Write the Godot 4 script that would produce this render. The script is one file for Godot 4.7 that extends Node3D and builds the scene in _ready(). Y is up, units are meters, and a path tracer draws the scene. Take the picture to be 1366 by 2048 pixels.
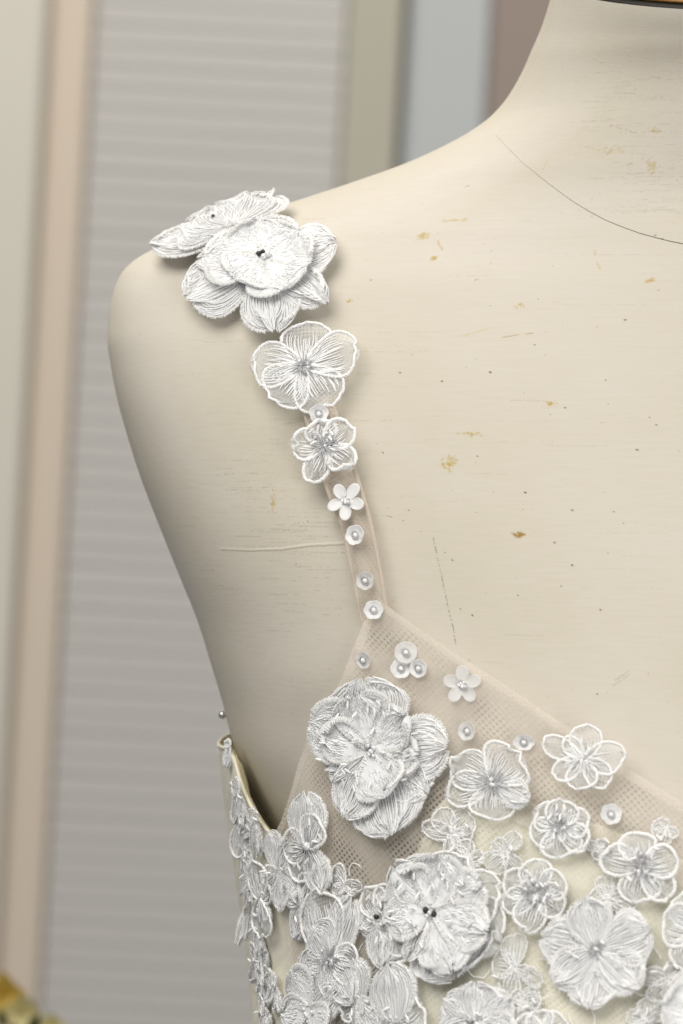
extends Node3D
# A dress form in a white flower-appliqué dress, close up, before a slatted blind.
# Form space: x right, y up, z towards the lens, in metres; U is one unit of the body's measuring grid.
const EYE := 0.9
const FOCAL := 5947.0
const U := 1.0 / 6608.0
const AXIS := 1480.0            # the form's centre line on the grid
const Q0 := -160                # first row of the body tables
const Q1 := 2700
const STEP := 4.0

var rng := RandomNumberGenerator.new()
var lean := Transform3D(Basis(Vector3(0, 0, 1), deg_to_rad(3.2)), Vector3(0, 1.35, 0))
var M := {}
var body := {}
var gown := {}
var bead_mesh: Mesh
var bugle_mesh: Mesh
var taken := {}


class Buf:
	var v := PackedVector3Array()
	var n := PackedVector3Array()
	var t := PackedVector2Array()
	var ix := PackedInt32Array()

	func tube(pts: PackedVector3Array, ra: float, rb: float, sides := 3, hint := Vector3(0, 0, 1)) -> void:
		var c := pts.size()
		if c < 2:
			return
		var first := v.size()
		for i in c:
			var d := (pts[mini(i + 1, c - 1)] - pts[maxi(i - 1, 0)])
			if d.length_squared() < 1e-16:
				d = Vector3(0, 1, 0)
			d = d.normalized()
			var s := d.cross(hint)
			if s.length_squared() < 1e-3:
				s = d.cross(Vector3(1, 0.1, 0))
			s = s.normalized()
			var up := s.cross(d)
			var f := float(i) / float(c - 1)
			var r := lerpf(ra, rb, f)
			if i == 0 or i == c - 1:
				r *= 0.55
			for k in sides:
				var a := TAU * k / sides + 0.5
				var o := s * cos(a) + up * sin(a)
				v.append(pts[i] + o * r)
				n.append(o)
				t.append(Vector2(float(k) / sides, f))
		for i in c - 1:
			for k in sides:
				var a := first + i * sides + k
				var b := first + i * sides + (k + 1) % sides
				ix.append_array(PackedInt32Array([a, b, a + sides, b, b + sides, a + sides]))
		for k in range(1, sides - 1):
			ix.append_array(PackedInt32Array([first, first + k + 1, first + k]))
			var e := first + (c - 1) * sides
			ix.append_array(PackedInt32Array([e, e + k, e + k + 1]))

	# rows of points, i along a (nu rows of nv points); the face looks along a x b
	func grid(p: PackedVector3Array, nu: int, nv: int, uv: PackedVector2Array, flip := false) -> void:
		var first := v.size()
		for i in nu:
			for j in nv:
				var a := p[mini(i + 1, nu - 1) * nv + j] - p[maxi(i - 1, 0) * nv + j]
				var b := p[i * nv + mini(j + 1, nv - 1)] - p[i * nv + maxi(j - 1, 0)]
				var m := a.cross(b)
				if m.length_squared() < 1e-22:
					m = Vector3(0, 0, 1)
				m = m.normalized()
				v.append(p[i * nv + j])
				n.append(-m if flip else m)
				t.append(uv[i * nv + j])
		for i in nu - 1:
			for j in nv - 1:
				var a := first + i * nv + j
				var b := a + nv
				if flip:
					ix.append_array(PackedInt32Array([a, b, b + 1, a, b + 1, a + 1]))
				else:
					ix.append_array(PackedInt32Array([a, b + 1, b, a, a + 1, b + 1]))

	func into(m: ArrayMesh, mat: Material) -> void:
		if ix.is_empty():
			return
		var a := []
		a.resize(Mesh.ARRAY_MAX)
		a[Mesh.ARRAY_VERTEX] = v
		a[Mesh.ARRAY_NORMAL] = n
		a[Mesh.ARRAY_TEX_UV] = t
		a[Mesh.ARRAY_INDEX] = ix
		m.add_surface_from_arrays(Mesh.PRIMITIVE_TRIANGLES, a)
		m.surface_set_material(m.get_surface_count() - 1, mat)


func _ready() -> void:
	rng.seed = 20
	setup_camera_and_light()
	make_materials()
	make_profiles()
	build_background()
	build_bouquet()
	build_form()
	build_dress()
	build_pin()


# ------------------------------------------------------------------ camera, light
func setup_camera_and_light() -> void:
	var cam := Camera3D.new()
	cam.name = "camera"
	cam.transform = lean * Transform3D(Basis(), Vector3(0, 0, EYE))
	cam.near = 0.05
	cam.far = 40.0
	var attr := CameraAttributesPhysical.new()
	attr.frustum_focal_length = 12.0 * FOCAL / 1024.0
	attr.frustum_focus_distance = 0.83
	attr.frustum_near = 0.05
	attr.frustum_far = 40.0
	attr.exposure_aperture = 8.6
	cam.attributes = attr
	cam.fov = rad_to_deg(2.0 * atan(1024.0 / FOCAL))
	add_child(cam)
	cam.current = true

	var env := Environment.new()
	env.background_mode = Environment.BG_COLOR
	env.background_color = Color(0.14, 0.14, 0.145).linear_to_srgb()
	env.tonemap_mode = Environment.TONE_MAPPER_LINEAR
	env.tonemap_exposure = 1.13
	env.sdfgi_enabled = true
	env.ssao_enabled = true
	env.ssil_enabled = true
	var we := WorldEnvironment.new()
	we.name = "environment"
	we.environment = env
	add_child(we)

	lamp("key_softbox_light", Vector3(-0.83, 2.86, 1.09), Vector3(0.03, 1.36, 0.05), Vector2(1.7, 1.7), 3.95, Color(1.0, 0.985, 0.955))
	lamp("front_fill_light", Vector3(1.05, 1.02, 1.85), Vector3(0.05, 1.28, 0.08), Vector2(1.2, 1.2), 1.75, Color(1.0, 0.985, 0.965))  # unseen fill, added to brighten the bodice and its flowers
	lamp("ceiling_light", Vector3(-0.2, 3.3, -0.6), Vector3(-0.3, 0.8, -2.1), Vector2(1.4, 0.8), 2.6, Color(1.0, 0.97, 0.93))


func lamp(called: String, at: Vector3, to: Vector3, size: Vector2, energy: float, tint: Color) -> void:
	var l := AreaLight3D.new()
	l.name = called
	l.area_size = size
	l.area_normalize_energy = true
	l.light_energy = energy
	l.light_color = tint
	l.shadow_enabled = true
	add_child(l)
	l.look_at_from_position(at, to, Vector3(0, 0, 1))


# ------------------------------------------------------------------ materials
func lin(r: float, g: float, b: float, a := 1.0) -> Color:
	var c := Color(r, g, b).linear_to_srgb()
	c.a = a
	return c


func std(called: String, c: Color, rough: float) -> StandardMaterial3D:
	var m := StandardMaterial3D.new()
	m.resource_name = called
	m.albedo_color = c
	m.roughness = rough
	m.metallic_specular = 0.35
	M[called] = m
	return m


func noise_image(w: int, h: int, freq: float, sd: int, octaves := 4) -> Image:
	var f := FastNoiseLite.new()
	f.seed = sd
	f.noise_type = FastNoiseLite.TYPE_SIMPLEX_SMOOTH
	f.frequency = freq
	f.fractal_octaves = octaves
	return f.get_image(w, h)


func net_image(holes: int, base: float, deep: float, sd: int, tint: Color) -> Image:
	# a woven net: threads with small holes, the holes clearer in some patches than in others
	var s := 1024
	var f := FastNoiseLite.new()
	f.seed = sd
	f.frequency = 0.006
	f.fractal_octaves = 3
	var patch := f.get_seamless_image(s, s).get_data()
	f.seed = sd + 5
	f.frequency = 0.09
	var fine := f.get_seamless_image(s, s).get_data()
	var cs := PackedFloat32Array()
	for x in s:
		cs.append(cos(TAU * holes * x / s))
	var d := PackedByteArray()
	d.resize(s * s * 4)
	var r := int(tint.r * 255)
	var g := int(tint.g * 255)
	var b := int(tint.b * 255)
	var at := 0
	for y in s:
		var cy := cs[y]
		for x in s:
			var p := patch[y * s + x] / 255.0
			var q := fine[y * s + x] / 255.0
			var hole := clampf((cs[x] + cy - 0.35 + (q - 0.5) * 0.9) * 1.1, 0.0, 1.0)
			var depth := clampf((p - 0.40) * 3.2, 0.16, 1.0)
			var al := base * (1.0 - deep * depth * hole)
			d[at] = r
			d[at + 1] = g
			d[at + 2] = b
			d[at + 3] = int(clampf(al + (q - 0.5) * 0.10, 0.0, 1.0) * 255)
			at += 4
	return Image.create_from_data(s, s, false, Image.FORMAT_RGBA8, d)


func netted(called: String, im: Image, rough := 0.8) -> StandardMaterial3D:
	var m := std(called, Color.WHITE, rough)
	m.albedo_texture = ImageTexture.create_from_image(im)
	m.transparency = BaseMaterial3D.TRANSPARENCY_ALPHA
	m.cull_mode = BaseMaterial3D.CULL_DISABLED
	m.metallic_specular = 0.2
	return m


func make_materials() -> void:
	netted("tulle", net_image(118, 0.40, 0.97, 11, lin(0.84, 0.775, 0.68)))
	netted("strap_tulle", net_image(116, 0.52, 0.7, 15, lin(0.76, 0.67, 0.57)))
	netted("ivory_net", net_image(116, 0.42, 0.85, 13, lin(0.86, 0.84, 0.75)))
	netted("organza", net_image(128, 0.42, 0.75, 21, lin(0.84, 0.85, 0.85)))
	var fl := std("fluffy", lin(0.90, 0.91, 0.92), 0.95)
	fl.metallic_specular = 0.1
	fl.heightmap_enabled = true
	fl.heightmap_texture = ImageTexture.create_from_image(noise_image(512, 512, 0.16, 33, 2))
	fl.heightmap_scale = 0.005
	fl.backlight_enabled = true
	fl.backlight = Color(0.25, 0.25, 0.25)
	netted("organza_dense", net_image(128, 0.72, 0.42, 27, lin(0.85, 0.86, 0.86)))
	var th := std("thread", lin(0.95, 0.955, 0.96), 0.85)
	th.metallic_specular = 0.1
	th.backlight_enabled = true
	th.backlight = Color(0.22, 0.22, 0.22)
	std("cord", lin(0.94, 0.94, 0.93), 0.85).metallic_specular = 0.1
	std("silver_thread", lin(0.50, 0.50, 0.52), 0.4).metallic = 0.3
	var sq := std("sequin", lin(0.86, 0.86, 0.86), 0.32)
	sq.backlight_enabled = true
	sq.backlight = Color(0.5, 0.5, 0.5)
	var sc := std("clear_sequin", lin(0.86, 0.86, 0.85, 0.62), 0.32)
	sc.transparency = BaseMaterial3D.TRANSPARENCY_ALPHA
	var bd := std("bead", lin(0.82, 0.82, 0.83), 0.1)
	bd.metallic = 0.15
	bd.clearcoat_enabled = true
	bd.clearcoat = 1.0
	bd.clearcoat_roughness = 0.05
	std("dark_bead", lin(0.05, 0.05, 0.05), 0.15)
	var bu := std("bugle", lin(0.95, 0.95, 0.94), 0.12)
	bu.metallic_specular = 0.6
	bu.clearcoat_enabled = true
	bu.clearcoat = 1.0
	bu.clearcoat_roughness = 0.04
	# lining satin with faint creases
	var ln := std("lining", lin(0.86, 0.83, 0.70), 0.65)
	ln.heightmap_enabled = true
	var cr := noise_image(128, 512, 0.03, 41, 4)
	cr.resize(512, 512, Image.INTERPOLATE_CUBIC)
	ln.heightmap_texture = ImageTexture.create_from_image(cr)
	ln.heightmap_scale = 0.04
	ln.backlight_enabled = true
	ln.backlight = Color(0.4, 0.4, 0.4)
	var fc := std("facing", lin(0.82, 0.74, 0.50), 0.7)
	fc.backlight_enabled = true
	fc.backlight = Color(0.7, 0.7, 0.7)
	std("piping", lin(0.80, 0.76, 0.62), 0.6)
	std("seam", lin(0.10, 0.085, 0.06), 0.9)
	var chrome := std("chrome", lin(0.75, 0.75, 0.77), 0.06)
	chrome.metallic = 1.0
	var wood_im := noise_image(64, 512, 0.05, 51, 3)
	wood_im.resize(512, 512, Image.INTERPOLATE_CUBIC)
	var wd := std("cap_wood", lin(0.36, 0.165, 0.03), 0.3)
	wd.heightmap_enabled = true
	wd.heightmap_texture = ImageTexture.create_from_image(wood_im)
	wd.heightmap_scale = 0.01
	wd.clearcoat_enabled = true
	wd.clearcoat = 0.5
	std("cap_rim", lin(0.02, 0.018, 0.015), 0.5)
	std("slat", lin(0.545, 0.535, 0.515), 0.6)
	std("post_pale", lin(0.68, 0.66, 0.58), 0.7)
	std("post_shade_tan", lin(0.67, 0.585, 0.49), 0.7)  # tan holds the shade on the side of the pale post
	std("post_grey", lin(0.46, 0.445, 0.37), 0.7)
	std("panel_blue", lin(0.50, 0.53, 0.54), 0.7)
	std("panel_brown", lin(0.32, 0.265, 0.235), 0.75)
	std("wall_paint", lin(0.45, 0.44, 0.43), 0.8)
	std("yellow", lin(0.72, 0.55, 0.15), 0.9)
	std("pale_yellow", lin(0.74, 0.67, 0.38), 0.9)
	std("leaf", lin(0.045, 0.055, 0.008), 0.6)
	std("stem", lin(0.06, 0.09, 0.02), 0.7)


# ------------------------------------------------------------------ the body as a stack of rounded sections
func table(keys: Array) -> PackedFloat32Array:
	# smooth curve through [row, value] pairs, one entry every STEP rows
	var c := keys.size()
	var m := []
	for i in c:
		if i == 0 or i == c - 1:
			m.append(0.0 if c < 2 else ((keys[1][1] - keys[0][1]) / float(keys[1][0] - keys[0][0]) if i == 0 else (keys[c - 1][1] - keys[c - 2][1]) / float(keys[c - 1][0] - keys[c - 2][0])))
			continue
		var da: float = (keys[i][1] - keys[i - 1][1]) / float(keys[i][0] - keys[i - 1][0])
		var db: float = (keys[i + 1][1] - keys[i][1]) / float(keys[i + 1][0] - keys[i][0])
		m.append(0.0 if da * db <= 0.0 else 2.0 * da * db / (da + db))
	var out := PackedFloat32Array()
	var q := float(Q0)
	var k := 0
	while q <= Q1:
		while k < c - 2 and q > keys[k + 1][0]:
			k += 1
		var h := float(keys[k + 1][0] - keys[k][0])
		var s := clampf((q - keys[k][0]) / h, 0.0, 1.0)
		var s2 := s * s
		var s3 := s2 * s
		out.append((2 * s3 - 3 * s2 + 1) * keys[k][1] + (s3 - 2 * s2 + s) * h * m[k] + (3 * s2 - 2 * s3) * keys[k + 1][1] + (s3 - s2) * h * m[k + 1])
		q += STEP
	return out


func val(tab: PackedFloat32Array, q: float) -> float:
	var f := clampf((q - Q0) / STEP, 0.0, tab.size() - 1.001)
	var i := int(f)
	return lerpf(tab[i], tab[i + 1], f - i)


func make_profiles() -> void:
	var edge := [[-160, 1132], [-70, 1106], [0, 1090], [50, 1077], [100, 1059], [150, 1040], [200, 1013], [240, 978], [270, 936], [300, 880], [335, 800], [370, 700], [395, 624], [420, 545], [450, 450], [490, 335], [510, 292], [530, 262], [560, 239], [600, 226], [640, 220], [680, 218], [740, 226], [800, 238], [870, 257], [950, 282], [1040, 316], [1140, 356], [1240, 396], [1330, 424], [1400, 445], [1480, 466], [1570, 505], [1670, 552], [1800, 596], [2048, 640], [2300, 640], [2700, 560]]
	var w := []
	for e in edge:
		w.append([e[0], (AXIS - e[1]) * U])
	body.w = table(w)
	body.f = table([[-160, 0.048], [-70, 0.047], [100, 0.046], [250, 0.045], [380, 0.045], [500, 0.050], [600, 0.057], [800, 0.071], [1100, 0.090], [1500, 0.113], [1760, 0.129], [2048, 0.148], [2400, 0.156], [2700, 0.150]])
	body.b = table([[-160, 0.046], [250, 0.05], [500, 0.06], [900, 0.085], [1500, 0.09], [2700, 0.09]])
	body.c = table([[-160, 0.024], [-70, 0.0205], [100, 0.0125], [250, 0.0055], [400, 0.001], [480, 0.0], [2700, 0.0]])
	body.n = table([[-160, 2.0], [300, 2.05], [500, 2.5], [620, 2.9], [720, 2.95], [1000, 2.6], [1300, 2.25], [1600, 2.12], [2048, 2.1], [2700, 2.1]])
	body.k = table([[-160, 0.36], [-60, 0.34], [60, 0.2], [220, 0.0], [2700, 0.0]])
	body.off = 0.0
	var side := []
	for e in edge:
		if e[0] < 1420:
			side.append([e[0], (AXIS - e[1]) * U + 0.002])
	for e in [[1480, 454], [1580, 466], [1700, 485], [1800, 500], [1900, 513], [2048, 522], [2300, 520], [2700, 450]]:
		side.append([e[0], (AXIS - e[1]) * U])
	gown = body.duplicate()
	gown.w = table(side)
	gown.off = 0.0028


func point(l: Dictionary, a: float, q: float, off := 0.0) -> Vector3:
	# a = 0 at the left side, PI / 2 at the front
	var e := 2.0 / val(l.n, q)
	var c := cos(a)
	var s := sin(a)
	var o: float = l.off + off
	var x := -signf(c) * pow(absf(c), e) * (val(l.w, q) + o) + (AXIS - 683.0) * U
	var z := val(l.c, q) + signf(s) * pow(absf(s), e) * ((val(l.f, q) if s > 0 else val(l.b, q)) + o)
	return Vector3(x, (1024.0 - q) * U - val(l.k, q) * (z - 0.0), z)


func inside(l: Dictionary, p: Vector3, off := 0.0) -> float:
	var q := 1024.0 - p.y / U
	var n := val(l.n, q)
	var o: float = l.off + off
	var dz := p.z - val(l.c, q)
	return pow(absf(p.x - (AXIS - 683.0) * U) / (val(l.w, q) + o), n) + pow(absf(dz) / ((val(l.f, q) if dz > 0 else val(l.b, q)) + o), n) - 1.0


func surface_at(l: Dictionary, px: float, py: float, off := 0.0) -> Vector3:
	# where the line of sight of that measured spot meets the shell
	var d := Vector3((px - 683.0) / FOCAL, (1024.0 - py) / FOCAL, -1.0)
	var t := EYE - 0.18
	while t < EYE + 0.06:
		if inside(l, Vector3(0, 0, EYE) + d * t, off) < 0.0:
			break
		t += 0.002
	var a := t - 0.002
	var b := t
	for i in 14:
		var m := (a + b) / 2
		if inside(l, Vector3(0, 0, EYE) + d * m, off) < 0.0:
			b = m
		else:
			a = m
	return Vector3(0, 0, EYE) + d * b


func normal_at(l: Dictionary, p: Vector3) -> Vector3:
	var h := 0.0008
	return Vector3(inside(l, p + Vector3(h, 0, 0)) - inside(l, p - Vector3(h, 0, 0)), inside(l, p + Vector3(0, h, 0)) - inside(l, p - Vector3(0, h, 0)), inside(l, p + Vector3(0, 0, h)) - inside(l, p - Vector3(0, 0, h))).normalized()


func angle_at(l: Dictionary, p: Vector3) -> Vector2:
	# (angle, row) of a point on the shell
	var q := 1024.0 - p.y / U
	var n := val(l.n, q)
	var o: float = l.off
	var dz := p.z - val(l.c, q)
	var cx := ((AXIS - 683.0) * U - p.x) / (val(l.w, q) + o)
	var sz := dz / ((val(l.f, q) if dz > 0 else val(l.b, q)) + o)
	return Vector2(atan2(signf(sz) * pow(absf(sz), n / 2.0), signf(cx) * pow(absf(cx), n / 2.0)), q)


# ------------------------------------------------------------------ nodes
func numbered(called: String) -> String:
	var k: int = taken.get(called, 0)
	taken[called] = k + 1
	return called if k == 0 else "%s_%03d" % [called, k]


func thing(called: String, label: String, category: String, base: Vector3, on_form := true, group := "") -> Node3D:
	var o := Node3D.new()
	o.name = numbered(called)
	add_child(o)
	o.transform = (lean if on_form else Transform3D()) * Transform3D(Basis(), base)
	o.set_meta("label", label)
	o.set_meta("category", category)
	if group:
		o.set_meta("group", group)
	o.set_meta("base", base)
	return o


func part(called: String, mesh: Mesh, parent: Node3D, at := Transform3D(), mat: Material = null) -> MeshInstance3D:
	var o := MeshInstance3D.new()
	o.name = called
	o.mesh = mesh
	if mat:
		o.material_override = mat
	parent.add_child(o, true)
	o.transform = at
	return o


func mesh_of(b: Buf, mat: Material) -> ArrayMesh:
	var m := ArrayMesh.new()
	b.into(m, mat)
	return m


func box(b: Buf, c: Vector3, s: Vector3, bevel: float, tilt := 0.0) -> void:
	# a box with chamfered long edges: an octagonal outline in y-z or x-z swept along its longest side
	var h := s / 2
	var along := 0 if s.x >= s.y else 1
	var ring := []
	var w := h.y if along == 0 else h.x
	for k in [[w - bevel, h.z], [w, h.z - bevel], [w, -h.z + bevel], [w - bevel, -h.z], [-w + bevel, -h.z], [-w, -h.z + bevel], [-w, h.z - bevel], [-w + bevel, h.z]]:
		ring.append(k)
	var l := h.x if along == 0 else h.y
	var turn := Basis(Vector3(1, 0, 0), tilt)
	for k in 8:
		var a: Array = ring[k]
		var e: Array = ring[(k + 1) % 8]
		var p := PackedVector3Array()
		for s1 in [-l, l]:
			for r in [a, e]:
				p.append(c + turn * (Vector3(s1, r[0], r[1]) if along == 0 else Vector3(r[0], s1, r[1])))
		var nn := (p[2] - p[0]).cross(p[1] - p[0])
		var mid := (p[0] + p[3]) / 2 - c
		mid -= turn * (Vector3(1, 0, 0) if along == 0 else Vector3(0, 1, 0)) * mid.dot(turn * (Vector3(1, 0, 0) if along == 0 else Vector3(0, 1, 0)))
		b.grid(p, 2, 2, PackedVector2Array([Vector2(), Vector2(0, 1), Vector2(1, 0), Vector2(1, 1)]), nn.dot(mid) < 0)
	for s1 in [-l, l]:
		var first := b.v.size()
		for r in ring:
			b.v.append(c + turn * (Vector3(s1, r[0], r[1]) if along == 0 else Vector3(r[0], s1, r[1])))
			b.n.append(turn * (Vector3(signf(s1), 0, 0) if along == 0 else Vector3(0, signf(s1), 0)))
			b.t.append(Vector2())
		for k in range(1, 7):
			b.ix.append_array(PackedInt32Array([first, first + k, first + k + 1]))


# ------------------------------------------------------------------ background
func build_background() -> void:
	# everything stands upright in the room, about three metres from the lens
	var z := -2.12
	var s := FOCAL / (EYE - z)
	var y0 := 0.0
	var y1 := 2.7
	var ym := 1.35
	# room x of an upright edge seen at grid column px in the middle of the picture's height
	var col := func(px: float) -> float: return (px - 683.0) / s
	var wall := Buf.new()
	box(wall, Vector3(0, ym, z - 0.16), Vector3(5.0, 2.7, 0.1), 0.002)
	var w := part("wall", mesh_of(wall, M.wall_paint), self)
	w.set_meta("kind", "structure")
	w.set_meta("label", "plain grey wall behind the blind and posts")
	w.set_meta("category", "wall")

	var posts := [
		["pale_door_post", "out of focus pale upright post at the left edge of the picture", "post", -420.0, 48.0, 0.10, "post_pale", 0.0],
		["post_shaded_side", "out of focus tan board for the shaded side of the pale post, left of the slatted blind", "post", 48.0, 134.0, 0.055, "post_shade_tan", -0.01],  # the pale post's shaded side, with the shade put into its colour
		["grey_beige_post", "out of focus grey beige upright post right of the slatted blind", "post", 640.0, 752.0, 0.055, "post_grey", -0.01],
		["blue_grey_panel", "out of focus pale blue grey upright panel between two darker posts", "panel", 760.0, 928.0, 0.03, "panel_blue", -0.03],
		["brown_panel", "out of focus dark brown grey upright panel beside the neck of the form", "panel", 930.0, 1900.0, 0.03, "panel_brown", -0.02],
	]
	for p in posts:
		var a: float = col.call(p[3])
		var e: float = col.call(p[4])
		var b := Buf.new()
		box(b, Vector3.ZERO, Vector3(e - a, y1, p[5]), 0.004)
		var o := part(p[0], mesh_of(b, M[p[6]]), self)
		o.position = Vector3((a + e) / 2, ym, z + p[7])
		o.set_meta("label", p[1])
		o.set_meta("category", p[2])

	var xa: float = col.call(137.0)
	var xb: float = col.call(637.0)
	var blind := thing("slatted_blind", "pale grey blind of narrow horizontal slats hanging between the posts", "blind", Vector3((xa + xb) / 2, 0.55, z), false)
	var sl := Buf.new()
	box(sl, Vector3.ZERO, Vector3(xb - xa, 0.0212, 0.003), 0.0008, -0.12)
	var sm := mesh_of(sl, M.slat)
	for i in 76:
		part("slat", sm, blind, Transform3D(Basis(Vector3(0, 0, 1), rng.randf_range(-0.004, 0.004)) * Basis(Vector3(1, 0, 0), rng.randf_range(-0.03, 0.03)), Vector3(0, i * 0.0212, 0.0)))
	for f in [0.2, 0.8]:
		var c := Buf.new()
		c.tube(PackedVector3Array([Vector3((f - 0.5) * (xb - xa), -0.02, 0.0), Vector3((f - 0.5) * (xb - xa), 0.8, 0.0), Vector3((f - 0.5) * (xb - xa), 1.62, 0.0)]), 0.0006, 0.0006, 6)
		part("ladder_cord", mesh_of(c, M.cord), blind)
	var rail := Buf.new()
	box(rail, Vector3(0, 1.635, 0), Vector3(xb - xa, 0.04, 0.03), 0.003)
	part("head_rail", mesh_of(rail, M.slat), blind)


func leaf_sheet(b: Buf, base: Vector3, dir: Vector3, side: Vector3, length: float, width: float, bend: Vector3) -> void:
	var p := PackedVector3Array()
	var uv := PackedVector2Array()
	for i in 8:
		var t := i / 7.0
		var hw := width * 0.5 * pow(sin(PI * clampf(pow(t, 0.8), 0.02, 0.98)), 0.8)
		for j in 5:
			var v := (j - 2) / 2.0
			p.append(base + dir * length * t + side * hw * v + bend * (t * t) + bend.normalized() * absf(v) * hw * 0.35)
			uv.append(Vector2(t, v * 0.5 + 0.5))
	b.grid(p, 8, 5, uv)


func build_bouquet() -> void:
	# stands between the form and the wall; only its top reaches into the picture
	var z := -0.55
	var s := (EYE - z) / FOCAL
	var at := func(px: float, py: float, dz := 0.0) -> Vector3: return Vector3((px - 683.0) * s, (1024.0 - py) * s, z + dz)
	var base: Vector3 = at.call(20.0, 2500.0)
	var o := thing("yellow_flower_bunch", "out of focus yellow flowers with dark leaves in the bottom left corner", "flowers", base)
	for h in [[12.0, 1992.0, 0.0, "yellow", 62.0], [52.0, 2016.0, 0.015, "pale_yellow", 50.0], [-40.0, 2010.0, 0.0, "yellow", 60.0], [100.0, 2058.0, -0.01, "pale_yellow", 36.0], [-10.0, 2050.0, 0.03, "pale_yellow", 60.0]]:
		var c: Vector3 = at.call(h[0], h[1], h[2])
		var fl := Node3D.new()
		fl.name = "blossom"
		o.add_child(fl, true)
		fl.position = c - base
		for k in 9:
			var b := Buf.new()
			var a := TAU * k / 9.0 + rng.randf() * 0.4
			var dir := Vector3(cos(a), sin(a), 0.35 + 0.3 * (k % 2)).normalized()
			var side := Vector3(-sin(a), cos(a), 0)
			leaf_sheet(b, Vector3.ZERO, dir, side, h[4] * s * rng.randf_range(0.8, 1.1), h[4] * s * 0.62, Vector3(0, 0, 0.006))
			part("petal", mesh_of(b, M[h[3]]), fl)
		var st := Buf.new()
		st.tube(PackedVector3Array([c - base, (c - base) * 0.5 + Vector3(0.004, 0, -0.004), Vector3.ZERO]), 0.0015, 0.002, 6, Vector3(0, 0, 1))
		part("stem", mesh_of(st, M.stem), o)
	for lf in [[62.0, 2060.0, 84.0, 2004.0, 30.0], [14.0, 2060.0, 10.0, 1998.0, 34.0], [40.0, 2080.0, 38.0, 2025.0, 34.0], [-20.0, 2060.0, -34.0, 2000.0, 30.0], [90.0, 2090.0, 118.0, 2060.0, 26.0]]:
		var p: Vector3 = at.call(lf[0], lf[1], 0.02)
		var e: Vector3 = at.call(lf[2], lf[3], 0.03)
		var b := Buf.new()
		var d := e - p
		leaf_sheet(b, p - base, d.normalized(), d.normalized().cross(Vector3(0, 0, 1)), d.length(), lf[4] * s, Vector3(0.002, 0, 0.004))
		part("leaf", mesh_of(b, M.leaf), o)


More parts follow.
